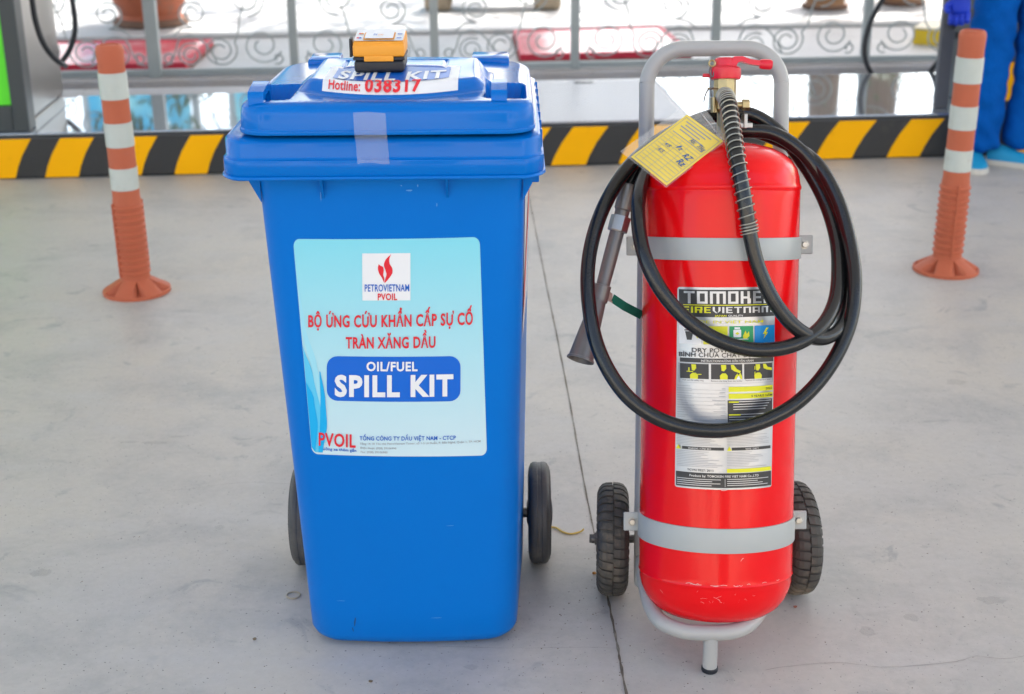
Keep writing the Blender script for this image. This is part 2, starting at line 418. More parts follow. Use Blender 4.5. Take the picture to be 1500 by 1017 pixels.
crack([(1120, 982), (1180, 974), (1240, 972), (1290, 978), (1350, 975), (1400, 970), (1430, 962), (1470, 966), (1510, 959)])
crack([(1290, 978), (1308, 1000), (1318, 1022)], .0005)
crack([(200, 724), (280, 716), (360, 707), (430, 710)], .0004)
crack([(640, 948), (760, 950), (850, 949), (905, 950)], .0004)
# ---------------------------------------------------------------- canopy over the forecourt (its shade is the picture's light)
CANW = mat('canopy_white', (.78, .79, .80), .5, var=.03)
can = thing('station_canopy', (0, 0, 0), 'broad white flat canopy roof standing over the forecourt', 'canopy')
FRONT = 7.0; BACK = -6.6
obj('roof_panel', ibox(-10, 11, BACK, FRONT, 5.3, 5.36), CANW, can, smooth=False)
obj('roof_fascia', join(ibox(-10.1, 11.1, FRONT, FRONT+.1, 5.1, 5.9), ibox(-10.1, 11.1, BACK-.1, BACK, 5.1, 5.9), ibox(-10.1, -10, BACK, FRONT, 5.1, 5.9), ibox(11, 11.1, BACK, FRONT, 5.1, 5.9)), CANW, can, smooth=False)
for e in (-6.5, 7.5): obj('column', ibox(e-.2, e+.2, .3, .7, .18, 5.3, .02), CANW, can, smooth=False)

BOUNCEW = mat('cream_bounce_wall', (.66, .58, .46), .7, var=.06)
BOUNCEG = mat('bounce_wall_glass', (.05, .07, .08), .08, var=.2)
reflector = thing('bounce_facade', isl(0, -14.2, 0), 'added unseen cream bounce shop with glass doors facing the forecourt', 'reflector')  # added wall behind the camera, bounces warm light onto the fronts
obj('wall', ibox(-12, 13, -14.6, -14.2, 0, 4.2), BOUNCEW, reflector, smooth=False)
obj('roof', ibox(-12.3, 13.3, -18, -14.0, 4.203, 4.4), CANW, reflector, smooth=False)
for e in (-9.5, -5.5, 3.2, 7.5):  # dark panes added for their reflections in the red cylinder
    wf = obj('window', ibox(e, e+2.4, -14.197, -14.14, .8, 2.7, .01), CANW, reflector, smooth=False)
    obj('pane', ibox(e+.1, e+2.3, -14.138, -14.128, .9, 2.6), BOUNCEG, wf, smooth=False)
obj('door', ibox(-1.2, 1.4, -14.197, -14.15, .02, 2.6), BOUNCEG, reflector, smooth=False)

# ---------------------------------------------------------------- wrought iron fence
fence = thing('iron_fence', isl(0, FN, .06), 'grey wrought iron fence with curled scrolls between square posts behind the pump island', 'fence')
ZR = .082
post_px = [(20, 104), (228, 104), (432, 96), (637, 90), (842, 84), (1047, 80), (1267, 76), (1482, 70)]
pe = [e_of(x, y, n=FN)[0] for x, y in post_px]
bay = (pe[-1]-pe[1])/6
pe = [pe[0]-bay*2, pe[0]-bay] + pe + [pe[-1]+bay, pe[-1]+2*bay]
for i, e in enumerate(pe):
    wdt = .023 if i != 3 else .033
    obj('post', ibox(e-wdt, e+wdt, FN-wdt, FN+wdt, .058, 1.75, .004), FENC, fence, smooth=False)
obj('bottom_rail', ibox(pe[0], pe[-1], FN-.018, FN+.018, ZR-.016, ZR+.016, .003), FENC, fence, smooth=False)
obj('top_rail', ibox(pe[0], pe[-1], FN-.018, FN+.018, 1.62, 1.655, .003), FENC, fence, smooth=False)
def spiral(cx, cz, r0, turns, a0, sgn, tail=None, r1=.30):
    P = []
    n = int(turns*18)
    for k in range(n+1):
        t = k/n; r = r0*(1-(1-r1)*t); a = a0+sgn*2*pi*turns*t
        P.append((cx+r*cos(a), cz+r*sin(a)))
    if tail: P = tail+P
    return P
def scrolls(W):
    h = W*.5
    L = []
    L.append(spiral(W*.20, .135, .105, 1.6, radians(200), 1, None))
    L.append(spiral(W*.53, .110, .092, 2.0, radians(150), 1, [(W*.30, .42), (W*.36, .30), (W*.385, .20)]))
    L.append(spiral(W*.76, .088, .070, 1.9, radians(120), -1, [(W*.55, .16), (W*.62, .185), (W*.66, .20)][:0]))
    L.append([(W*.56, .04), (W*.60, .10), (W*.66, .165), (W*.75, .20), (W*.84, .175), (W*.88, .10), (W*.93, .04), (W*.98, .03)])
    L.append(spiral(W*.925, .075, .036, 1.0, radians(250), 1))
    L.append(spiral(W*.085, .060, .034, 1.0, radians(-60), -1))
    L.append(spiral(W*.72, .325, .080, 1.7, radians(-90), 1, [(W*.88, .20), (W*.82, .235)]))
    L.append(spiral(W*.30, .40, .10, 1.8, radians(-90), -1))
    L.append(spiral(W*.55, .50, .085, 1.7, radians(60), 1))
    L.append([(W*.70, .41), (W*.62, .47), (W*.55, .60), (W*.40, .66), (W*.25, .60), (W*.12, .52), (W*.02, .50)])
    L.append(spiral(W*.80, .62, .10, 1.8, radians(-120), -1))
    return L
def flip(L, W): return [[(W-x, z) for x, z in P] for P in L]
for i in range(len(pe)-1):
    W = pe[i+1]-pe[i]-.06; e0 = pe[i]+.03
    LL = scrolls(W)
    if i % 2: LL = flip(LL, W)
    for rep in (0, 1):
        for P in LL:
            pts = catmull([isl(e0+x, FN, ZR+.008+z*.92+rep*.66) for x, z in P], 1 if len(P) > 12 else 6)
            if all(p.z < 1.6 for p in pts): obj('scroll', tube(pts, .0048, 6), FENC, fence)

# ---------------------------------------------------------------- things in the yard behind the fence
PINK = mat('sheen_red_paint', (.66, .13, .17), .22, var=.25, vs=6, dirt=(.62, .42, .46), ds=3, dth=.52)  # pale pink in the colour stands in for sheen on the red top
DRED = mat('shaded_red_paint', (.50, .01, .04), .5, var=.2)  # same red, darkened for the shaded edges
BASEB = mat('brown_rust', (.16, .07, .05), .8, var=.3)
def low_deck(name, pts_px, z, label, grp):
    """a low red painted tank cover: corner pixels of its top on a plane z"""
    P = [atz(x, y, z) for x, y in pts_px]; c = sum(P, Vector())/4
    t = thing(name, (c.x, c.y, .004), label, 'tank cover', grp)
    top = [p+Vector((0, 0, 0)) for p in P]
    ctr = c
    ins = [p.lerp(ctr, .05) for p in top]
    lo = [Vector((p.x, p.y, z-.006)) for p in ins]
    obj('cover_panel', (lo, [(0, 1, 2, 3)]), PINK, t, smooth=False)
    V = list(top)+list(ins)+lo+[Vector((p.x, p.y, .018)) for p in top]
    F = []
    for k in range(4):
        j = (k+1) % 4
        F += [(k, j, 4+j, 4+k), (4+k, 4+j, 8+j, 8+k), (12+k, 12+j, j, k)]
    obj('rim', (V, F), DRED, t, smooth=False)
    bt = [p.lerp(ctr, -.02) for p in [Vector((q.x, q.y, 0)) for q in top]]
    bb = [Vector((p.x, p.y, .004)) for p in bt]; bt = [Vector((p.x, p.y, .018)) for p in bt]
    obj('base_frame', (bb+bt, [(0, 1, 5, 4), (1, 2, 6, 5), (2, 3, 7, 6), (3, 0, 4, 7), (4, 5, 6, 7)]), BASEB, t, smooth=False)
low_deck('tank_cover', [(-60, 98), (272, 92), (312, 57), (0, 62)], .055, 'low sheen-paled red tank cover left behind the fence, beside the fuel dispenser', 'red tank covers in the yard')
low_deck('tank_cover', [(762, 80), (1012, 74), (968, 37), (752, 44)], .055, 'low red framed tank cover with glossy pale top, behind the fence above the red extinguisher', 'red tank covers in the yard')
TERR = mat('terracotta', (.34, .09, .04), .7, var=.2, vs=6, dirt=(.2, .1, .07), ds=5)
TERD = mat('shaded_planter_base', (.16, .09, .06), .8, var=.3, vs=6)
BRN = mat('brown_wood', (.30, .16, .08), .75, var=.3, vs=9)
SOIL = mat('soil', (.05, .035, .02), .95, var=.4)
LEAF = mat('leaf_green', (.045, .10, .02), .55, var=.5, vs=30)
BARK = mat('bark', (.13, .09, .06), .9, var=.4, vs=14, bump=1, bs=30)
def leaf_cloud(c, rx, rz, n, size, seed):
    rr = random.Random(seed); V = []; F = []
    ps = [(rr.gauss(0, .42), rr.gauss(0, .42), rr.gauss(0, .42)) for _ in range(max(6, n//60))]
    for _ in range(n):
        q = rr.choice(ps); p = Vector((c[0]+(q[0]+rr.gauss(0, .16))*rx, c[1]+(q[1]+rr.gauss(0, .16))*rx, c[2]+(q[2]+rr.gauss(0, .16))*rz))
        a = Vector((rr.gauss(0, 1), rr.gauss(0, 1), rr.gauss(0, 1))).normalized(); b = a.orthogonal().normalized(); s = size*rr.uniform(.6, 1.3)
        o = len(V); V += [p-a*s, p+b*s*.4, p+a*s, p-b*s*.4]; F.append((o, o+1, o+2, o+3))
    return V, F
def planter(x, y, sc_, label, m=TERR, plants=True):
    b = atz(x, y, .004)
    t = thing('planter_pot', (b.x, b.y, .004), label, 'planter', 'potted plants in the sunny yard')
    Mx = Matrix.Translation(b)
    prof = [(.20, 0), (.23, .02), (.235, .05), (.22, .08), (.27, .2), (.33, .33), (.37, .42), (.39, .44), (.39, .49), (.35, .49), (.33, .42), (.30, .41)]
    obj('pot', lathe([(r*sc_, z*sc_) for r, z in prof], 28, Mx), m, t)
    obj('shade_band', lathe([(.25*sc_, 0), (.27*sc_, .01), (.27*sc_, .05*sc_), (.22*sc_, .055*sc_)], 28, Mx), TERD, t)  # dark lower band put in for the shaded lower side of the pot
    obj('soil', lathe([(.01, .415*sc_), (.32*sc_, .415*sc_)], 20, Mx, cap=False), SOIL, t)
    obj('stem', tube([b+Vector((0, 0, .4*sc_)), b+Vector((.03, .02, .8*sc_)), b+Vector((0, 0, 1.3*sc_))], [.03, .024, .012], 7), BARK, t)
    obj('foliage', leaf_cloud((b.x, b.y, 1.3*sc_), .75*sc_, .6*sc_, 900 if x < 500 else 90, .055 if x < 500 else .04, int(x)), LEAF, t, smooth=False)
planter(222, 36, .95, 'terracotta planter pot with a shade-brown lower band beyond the fence, leftmost of the yard pots')
planter(1208, 12, .62, 'small brown planter pot standing in the sun beyond the fence post on the right', m=BRN)
planter(1322, 6, .62, 'small brown planter pot farthest right behind the black fuel hose', m=BRN)
# low wooden bench between two stone feet (seen between the fence posts above the bin)
bb = atz(722, 14, .004)
bt = thing('low_bench', (bb.x, bb.y, .004), 'low brown bench on rough stone feet in the yard above the blue bin', 'bench')
obj('seat_board', box(bb.x-.36, bb.x+.36, bb.y-.12, bb.y+.22, .10, .15, .008), BRN, bt, smooth=False)
STN = mat('rough_stone', (.35, .28, .20), .9, var=.4, vs=8, bump=1, bs=18)
for sx in (-.40, .40): obj('stone_foot', box(bb.x+sx-.10, bb.x+sx+.10, bb.y-.1, bb.y+.2, .004, .17, .04, 3), STN, bt)
# yellow box
yb = atz(1362, 66, .004); YB = mat('yellow_box_paint', (.72, .50, .02), .6, var=.15); YBT = mat('cream_lid', (.72, .66, .50), .6, var=.1)
yr = thing('yellow_box', (yb.x, yb.y, .004), 'small yellow step box with cream top behind the fence near the gloved hand', 'box')
def yrot(v): return Vector((yb.x, yb.y, 0)) + Matrix.Rotation(radians(-28), 3, 'Z') @ Vector(v)
obj('box_body', xf(box(-.10, .26, -.02, .26, .004, .095, .006), yrot), YB, yr, smooth=False)
obj('box_lid', xf(box(-.105, .265, -.025, .265, .0955, .11, .004), yrot), YBT, yr, smooth=False)

# trees, blue hoarding and white building across the yard (seen mirrored in the polished stone)
def tree(x, y, h, r, seed, label):
    rr = random.Random(seed); t = thing('street_tree', (x, y, 0), label, 'tree', 'trees beyond the yard')
    obj('trunk', tube([(x, y, 0), (x+.05, y, h*.25), (x-.06, y+.05, h*.5), (x, y, h*.75)], [r*1.4, r, r*.8, r*.35], 9), BARK, t)
    for k in range(6):
        a = rr.uniform(0, 2*pi); z = h*rr.uniform(.36, .6)
        obj('limb', tube([(x, y, z), (x+cos(a)*.5, y+sin(a)*.5, z+.5), (x+cos(a)*1.2, y+sin(a)*1.2, z+1.1)], [r*.5, r*.35, r*.12], 6), BARK, t)
    obj('crown', leaf_cloud((x, y, h*.78), h*.48, h*.30, 5200, .13, seed), LEAF, t, smooth=False)
tree(3.55, 16.2, 12, .16, 3, 'leafy tree with slim trunk beyond the yard, nearest to the fence on the right')
tree(4.5, 17.4, 12.5, .20, 4, 'thicker trunked leafy tree beyond the yard, right of the slim one')
tree(.2, 17.0, 11, .17, 8, 'leafy tree beyond the yard straight behind the gap between bin and extinguisher')
tree(-6.5, 19, 7.0, .22, 5, 'tall leafy tree beyond the yard on the far left')
tree(11, 18, 6.5, .2, 6, 'leafy tree beyond the yard on the far right')
CY = mat('cyan_hoarding_paint', (.02, .42, .72), .5, var=.2, vs=1.2, dirt=(.25, .62, .70), ds=1.1, dth=.5)
WB = mat('white_wall_paint', (.74, .75, .76), .7, var=.05); GL = mat('window_glass', (.05, .08, .1), .08, var=.2)
hd = thing('site_hoarding', (-3.6, 15.5, 0), 'bright blue painted hoarding panels standing across the yard on the left', 'hoarding')
for k, (a, b) in enumerate(((-4.6, -3.5), (-3.0, -2.5), (-1.9, -1.15), (-1.10, -.35))):
    obj('panel', box(a, b, 15.48, 15.53, .1, 2.9), CY, hd, smooth=False)
for a in (-4.65, -3.45, -3.05, -2.45, -1.95, -.3): obj('post', box(a-.04, a+.04, 15.54, 15.62, 0, 3.0), FENC, hd, smooth=False)
bl = thing('boundary_wall', (0, 34, 0), 'long low white boundary wall far across the sunny yard', 'wall')
obj('wall', box(-40, 44, 34, 34.2, 0, 1.5), WB, bl, smooth=False); obj('coping', box(-40.1, 44.1, 33.95, 34.25, 1.502, 1.58), CANW, bl, smooth=False)

# ---------------------------------------------------------------- fuel dispensers
BLKD = mat('dispenser_black', (.035, .045, .05), .45, var=.1)
STS = mat('brushed_stainless', (.30, .29, .28), .30, metal=.85, var=.05, vs=2)
SCRN = mat('green_lit_panel', (.10, .75, .02), .4, var=.15, vs=2)
def corner(px, py): p = atz(px, py, HK+.006); q = p-O; return q.dot(E_), q.dot(N_)
e1, n1 = corner(44, 193); e2, n2 = corner(90, 143)
dl = thing('fuel_dispenser', isl(e1-.6, .3, HK+.006), 'black and stainless fuel dispenser with green side panel at the left end of the island', 'fuel dispenser', 'fuel dispensers on the island')
zt = HK+.006
obj('cabinet', ibox(e1-1.5, e2-.012, n1+.115, DEP-.10, zt, 1.9, .01), STS, dl, smooth=False)
obj('front_frame', join(ibox(e1-.062, e1, n1, n1+.11, zt, 1.9, .006), ibox(e1-1.5, e1-.064, n1+.012, n1+.11, zt, .285, .004), ibox(e1-1.5, e1-.064, n1+.012, n1+.11, 1.2, 1.9, .004)), BLKD, dl, smooth=False)
obj('green_panel', ibox(e1-1.5, e1-.064, n1+.03, n1+.11, .287, 1.198), SCRN, dl, smooth=False)
e3, n3 = corner(1392, 176); e3 += .05
dr = thing('fuel_dispenser', isl(e3+.6, .4, zt), 'dark fuel dispenser standing behind the person in blue at the right end of the island', 'fuel dispenser', 'fuel dispensers on the island')
DKG = mat('dark_grey_cladding', (.10, .105, .12), .5, var=.1)
obj('corner_post', ibox(e3-.03, e3+.03, .12, .15, zt, 1.9, .006), DKG, dr, smooth=False)
obj('cabinet', ibox(e3+.12, e3+1.4, .18, .40, zt, 1.9, .01), BLKD, dr, smooth=False)
for k in range(4):
    z0 = .2+k*.0
obj('warning_stripe', ibox(e3+.24, e3+.34, .170, .177, .20, .36), KYEL, dr, smooth=False)

# ---------------------------------------------------------------- fuel hoses
def hose(name, px, r, label, grp):
    P = catmull([onplane(x, y, isl(0, n, 0), N_) for x, y, n in px], 10)
    P = [Vector((p.x, p.y, max(p.z, r+.001))) for p in P]
    return single(name, tube([p for p in P], r, 12), BLKM, label, 'hose', (0, 0, 0), grp)
hose('fuel_hose', [(1330, -150, 1.06), (1310, -40, 1.04), (1295, -5, 1.03), (1277, 28, 1.02), (1267, 62, 1.02), (1268, 88, 1.015), (1277, 108, 1.012), (1290, 122, 1.012), (1318, 131, 1.012), (1345, 123, 1.012), (1360, 108, 1.012), (1378, 84, .9), (1389, 58, .5), (1396, 38, .12), (1402, 22, -.12), (1406, 5, -.25)],
     .0125, 'black rubber fuel hose looping behind the island up into the gloved hand', 'fuel hoses')
hose('fuel_hose', [(80, -120, .95), (98, -40, .95), (107, 8, .94), (110, 40, .93), (105, 66, .92), (94, 86, .91), (80, 97, .88), (62, 99, .82)],
     .0125, 'black rubber fuel hose curving out from behind the left stainless dispenser', 'fuel hoses')
hose('fuel_hose', [(38, -60, .33), (47, 0, .33), (52, 30, .33), (62, 60, .33), (75, 80, .35), (88, 92, .40), (96, 97, .5)],  # added tube that stands in for the black hose's mirror image
     .012, 'thin dark tube standing in for a hose reflected in the stainless dispenser side', 'fuel hoses')

# ---------------------------------------------------------------- bollards
def bollard(base, lean, label, rot):
    t = thing('traffic_bollard', base, label, 'bollard', 'orange flexible traffic bollards')
    Mx = Matrix.Translation(base) @ Matrix.Rotation(radians(lean), 4, 'Y') @ Matrix.Rotation(rot, 4, 'Z')
    R = .0405
    prof = [(.046, .040)]
    zr = .058
    for k in range(11):
        prof += [(.0432, zr), (.0432, zr+.004), (.0478, zr+.0065), (.0478, zr+.0115), (.0432, zr+.0145)]; zr += .0205
    prof += [(.0425, .288), (R, .30), (R-.0015, .70), (R, .735), (R-.002, .746), (R-.008, .7515), (R-.012, .7515), (R-.014, .748), (.0005, .747)]
    obj('post', lathe(prof, 48, Mx), POR, t)
    for z0, z1 in ((.596, .673), (.455, .527), (.325, .392)):
        obj('reflective_band', lathe([(R-.0015, z0), (R+.0008, z0+.0005), (R+.0008, z1-.0005), (R-.0015, z1)], 48, Mx, cap=False), REFL, t)
    for k in range(2):
        a = k*pi+.35
        obj('seam_rib', inM(box(.040, .0492, -.004, .004, .055, .285, .001), Mx @ Matrix.Rotation(a, 4, 'Z')), POR, t, smooth=False)
    V = []; F = []; n = 96; rs = [.040, .046, .056, .068, .080, .092, .099, .102, .102]
    for i, r in enumerate(rs):
        for k in range(n):
            g = 2*pi*k/n; h = .046-(r-.044)*.62 if r < .1 else .010
            if r <= .044: h = .050
            ga = ((g/(pi/3)) % 1)-.5; tri = .30*(r-.05)/.05
            if .054 < r < .095 and abs(ga) < tri*.75: h = .0075
            if i == len(rs)-1: h = 0
            V.append(Mx @ Vector((r*cos(g), r*sin(g), max(0, h))))
    for i in range(len(rs)-1):
        for k in range(n): F.append((i*n+k, i*n+(k+1) % n, (i+1)*n+(k+1) % n, (i+1)*n+k))
    obj('base', (V, F), POR, t, smooth=True)
bl_ = atz(201, 427); br_ = atz(1385, 396)
bollard(bl_, -.5, 'left orange bollard with three white reflective bands, beside the blue bin', .3)
bollard(br_, .6, 'right orange bollard with three white reflective bands, in front of the person in blue', 1.2)

# ================================================================== THE WHEELED BIN
BX = -.177
bin_ = thing('wheeled_bin', (BX, 2.36, 0), 'blue plastic wheeled bin holding a spill kit, lid taped shut', 'wheeled bin')
ZT = .873
def lp(z): return max(0, min(1, z/ZT))
def bhw(z): return .1815+.0235*lp(z)
def bcx(z): return BX-.006*lp(z)
def bfy(z): return 2.163-.063*lp(z)
def bby(z): return 2.50+.075*lp(z)
def bbul(z): return .012
def front(u, z, lift=0.0):
    """point on the bin's bulging front; u = metres right of the bin's centre line"""
    a = bhw(z); t = (u+.006*lp(z))/a
    return Vector((BX+u, bfy(z)-bbul(z)*(1-t*t)-lift, z))
def bloop(z, e=0.0, r=.042, n=10, flat=False, dy=0):
    cx = bcx(z)
    a = bhw(z)+e; y0 = bfy(z)-e+dy; y1 = bby(z)+e; P = []
    for X, Y, g0 in ((cx+a-r, y0+r, -90), (cx+a-r, y1-r, 0), (cx-a+r, y1-r, 90), (cx-a+r, y0+r, 180)):
        for k in range(n+1):
            g = radians(g0+90*k/n); P.append(Vector((X+r*cos(g), Y+r*sin(g), z)))
    # densify the front edge: from last point (left front) to first (right front)
    m = 24; A = P[-1]; B = P[0]
    for k in range(1, m): P.append(A.lerp(B, k/m))
    for p in P:
        t = (p.x-cx)/a
        p.x += (1 if t > 0 else -1)*min(1, abs(t)*3)*.017*max(0, (p.y-y0-r)/(y1-y0))
        if p.y < y0+r*1.001: p.y -= (0 if flat else bbul(z))*(1-t*t)*max(0, min(1, 1-(p.y-y0)/r)) if abs(t) < 1 else 0
    return P
def loft(loops, capb=True, capt=False):
    V = []; F = []; n = len(loops[0])
    for l in loops: V += l
    for i in range(len(loops)-1):
        for k in range(n): F.append((i*n+k, i*n+(k+1) % n, (i+1)*n+(k+1) % n, (i+1)*n+k))
    if capb: F.append(tuple(range(n))[::-1])
    if capt: F.append(tuple((len(loops)-1)*n+k for k in range(n)))
    return V, F
zs = [(.0, -.028), (.003, -.018), (.008, -.010), (.016, -.004), (.028, 0)] + [(.028+(ZT-.028)*k/16, 0) for k in range(1, 17)]
body = loft([bloop(z, e) for z, e in zs])
obj('body', body, BLUEM, bin_)
# rim collar: two tiers, chamfered corners
RX = BX-.0130
def cloop(z, e, ch=.030, cx=RX):
    a = .2385+e; y0 = 2.056-e; y1 = 2.60+e; P = []
    pts = []
    for (X, Y, sx, sy) in ((cx+a, y0, -1, 1), (cx+a, y1, -1, -1), (cx-a, y1, 1, -1), (cx-a, y0, 1, 1)):
        pts.append((X, Y, sx, sy))
    def corner_pts(X, Y, sx, sy, first):
        p1 = Vector((X+sx*ch, Y, z)); p2 = Vector((X, Y+sy*ch*1.2, z)); c = Vector((X+sx*.008, Y+sy*.008, z))
        q = [p1, p1.lerp(c, .45)*.8+p1.lerp(p2, .3)*.2, c.lerp((p1+p2)/2, .55), p2.lerp(c, .45)*.8+p2.lerp(p1, .3)*.2, p2]
        return q if first else q[::-1]
    for (X, Y, sx, sy), fst in zip(pts, (True, False, True, False)): P += corner_pts(X, Y, sx, sy, fst)
    return P
prof = [(.8705, -.040), (.870, -.002), (.8725, .0005), (.876, .0015), (.8925, .0015), (.8965, .0008), (.8985, -.0015), (.901, -.0025), (.9205, -.0025), (.9255, -.004), (.9285, -.008), (.9295, -.014), (.931, -.030), (.9305, -.050)]
obj('rim', loft([cloop(z, e) for z, e in prof], capb=False), BLUE, bin_)
obj('rim_lip', loft([cloop(.8695, .0010), cloop(.8675, .0030), cloop(.8695, .0042), cloop(.8725, .0034), cloop(.8735, .001)], capb=False), BLUE, bin_)
# closing shelf between body and collar
obj('rim_underside', loft([[p for p in cloop(.8712, -.003)], [Vector((RX+(p.x-RX)*.80, 2.34+(p.y-2.34)*.80, .8712)) for p in cloop(.8712, -.003)]], capb=False), BLUE, bin_)
# strap slots along the right side of the rim
for k in range(7):
    y = 2.13+k*.066
    obj('side_rib', box(RX+.2315, RX+.2385, y, y+.006, .874, .9255, .001), BLUE, bin_, smooth=False)
# gussets
def gusset(u, w_, drop, out, side=False):
    z1 = .8715; z0 = z1-drop
    if not side:
        p = [front(u, z1), front(u, z0), front(u, z1)+Vector((0, -out, 0))]
        V = [q+Vector((d, 0, 0)) for d in (-w_/2, w_/2) for q in p]
    else:
        X = BX+u; y = 2.125; p = [Vector((X, y, z1)), Vector((X, y, z0)), Vector((X+(out if u > 0 else -out), y, z1))]
        V = [q+Vector((0, d, 0)) for d in (-w_/2, w_/2) for q in p]
    return V, [(0, 1, 2), (3, 5, 4), (0, 3, 4, 1), (1, 4, 5, 2), (2, 5, 3, 0)]
gl = atY(472, 270, 2.09).x-BX; gr = atY(655, 268, 2.09).x-BX
for u in (gl, gr): obj('gusset', gusset(u, .004, .042, .026), BLUE, bin_, smooth=False)
obj('gusset', gusset(-.206, .005, .055, .028, True), BLUE, bin_, smooth=False)
obj('gusset', gusset(.196, .005, .055, .028, True), BLUE, bin_, smooth=False)
obj('lifting_lug', box(BX+.200, BX+.222, 2.20, 2.23, .825, .8665, .002), BLUE, bin_, smooth=False)

# ---- lid as a domed, pressed sheet
LX = BX-.005; LY = 2.052; LW = .2165; LD = .505
def vfr(u): return .028+.085*(abs(u-.004)/.15)**2.0
def lidz(u, v):
    """height of the lid's top at u (right of centre), v (behind the front edge)"""
    z = .9815-.022*(v/LD)+.004*(1-(u/LW)**2)*min(1, v/.1)
    uc = .004; x = (u-uc)
    vf = vfr(u)
    hs = smooth01((.152-abs(x)-.02*(v-.2))/.030)*smooth01((.325-v)/.03)
    z += hs*(.0185*smooth01((v-vf)/.036)+.009*smooth01((v-vf-.02)/.22))
    # pockets in the front corners with a bridge grip
    for s in (-1, 1):
        pu, pv = s*.175, .118
        du = abs(u-pu)-.020; dv = abs(v-pv)-.070
        d = (max(du, 0)**2+max(dv, 0)**2)**.5-.012 if (du > 0 or dv > 0) else -.012
        z -= .026*smooth01((-d)/.008)
    # shallow pressed line on the plateau
    d = max(abs(u-.0)-.080, abs(v-.225)-.040)
    z -= .003*max(0, 1-abs(d)/.004)
    return z
def outl(n=300, a=LW, y0=0, y1=LD, r=.045):
    P = []
    per = []
    for (X, Y, g0) in ((a-r, y0+r, -90), (a-r, y1-r*1.6, 0), (-a+r, y1-r*1.6, 90), (-a+r, y0+r, 180)):
        rr_ = r
        for k in range(9):
            g = radians(g0+90*k/8); per.append(Vector((X+rr_*cos(g), Y+rr_*sin(g)*(1.6 if Y > .3 else 1), 0)))
    per.append(per[0].copy())
    L = [0]
    for i in range(1, len(per)): L.append(L[-1]+(per[i]-per[i-1]).length)
    j = 0
    for k in range(n):
        s = L[-1]*k/n
        while L[j+1] < s: j += 1
        P.append(per[j].lerp(per[j+1], (s-L[j])/(L[j+1]-L[j])))
    return P
NL = 420; OL = outl(NL); cen = Vector((0, .26, 0)); V = []; F = []
ks = [k/90 for k in range(1, 88)]
def edge_drop(d, w=.020, h=.013):
    if d >= w: return 0
    t = 1-d/w; return h*(1-sqrt(max(0, 1-t*t)))
V.append(Vector((LX+cen.x, LY+cen.y, lidz(cen.x, cen.y))))
lo = []
KK = ks+[.975, .982, .988, .993, .997, 1.0]
for k in KK:
    for p in OL:
        q = cen+(p-cen)*k; d = (p-q).length
        # distance to edge approx
        z = lidz(q.x, q.y)-edge_drop(d*.9)
        V.append(Vector((LX+q.x, LY+q.y, z)))
nk = len(KK)
for (ex, fr_) in ((.0010, 0), (.0018, .45), (.0022, .74), (.0042, .80), (.0046, .90), (.0036, .99), (-.006, 1.0)):
    for p in OL:
        nrm = (p-cen).normalized(); ztop = lidz(p.x, p.y)-.0165; zbot = .9355
        V.append(Vector((LX+p.x+nrm.x*ex, LY+p.y+nrm.y*ex, ztop+(zbot-ztop)*fr_)))
tot = nk+7
for k in range(NL): F.append((0, 1+k, 1+(k+1) % NL))
for i in range(tot-1):
    for k in range(NL): F.append((1+i*NL+k, 1+i*NL+(k+1) % NL, 1+(i+1)*NL+(k+1) % NL, 1+(i+1)*NL+k))
lid = obj('lid', (V, F), BLUE, bin_)
def onlid(u, v, lift=0.0): return Vector((LX+u, LY+v, lidz(u, v)+lift))
def lid_uv(px, py):
    z = .98
    for _ in range(30):
        p = atz(px, py, z); z = z*.5+.5*lidz(p.x-LX, p.y-LY)
    p = atz(px, py, z); return p.x-LX, p.y-LY
# bridge grips over the pockets
for s in (-1, 1):
    pu = -.189 if s < 0 else .166
    P = [(-.026, .970), (-.0255, .990), (-.022, .996), (.0, .999), (.030, 1.0025), (.040, 1.000), (.047, .992), (.050, .972), (.048, .955)]
    V = []; F = []; th = .004
    for (dv, z) in P:
        y = LY+.042+dv
        zt_ = z
        V += [(LX+pu-.0115, y, zt_), (LX+pu+.0115, y, zt_), (LX+pu+.0115, y+(.012 if dv < .0 else (-.01 if dv > .035 else 0)), min(zt_, zt_-.012)), (LX+pu-.0115, y+(.012 if dv < .0 else (-.01 if dv > .035 else 0)), zt_-.012)]
    for i in range(len(P)-1):
        for k in range(4): F.append((4*i+k, 4*i+(k+1) % 4, 4*i+4+(k+1) % 4, 4*i+4+k))
    F += [(0, 3, 2, 1), (len(V)-4, len(V)-3, len(V)-2, len(V)-1)]
    obj('grip', (V, F), BLUE, lid)
# hinge hoods at the back edge
for px0, px1 in ((458, 502), (692, 746)):
    a = atY(px0, 100, 2.56).x-LX; b = atY(px1, 96, 2.56).x-LX
    obj('hinge_hood', box(LX+a, LX+b, 2.50, 2.575, .940, .9725, .004), BLUE, lid)
obj('rear_handle', tube([(BX-.18, 2.60, .89), (BX-.18, 2.66, .90), (BX+.18, 2.66, .90), (BX+.18, 2.60, .89)], .014, 10), BLUE, bin_)
# raised warning words pressed into the lid
def arc_words(s, u0, u1, v0, vs, cap, bold, lift, curve, nm, m, par, thick=0):
    T = text2d(s, u0, u1, 0, cap, bold)
    um = (u0+u1)/2; h = (u1-u0)/2
    def fn(x, y, l): return onlid(x, v0-y+curve*((x-um)/h)**2, l)
    V, F = sheet([T], fn, lift); return obj(nm, (V, F), m, par, smooth=False)
arc_words('NO HOT ASHES OR LIQUIDS', -.128, .125, .012, 1, .0095, .012, .0012, .014, 'raised_lettering', BLUE, lid)
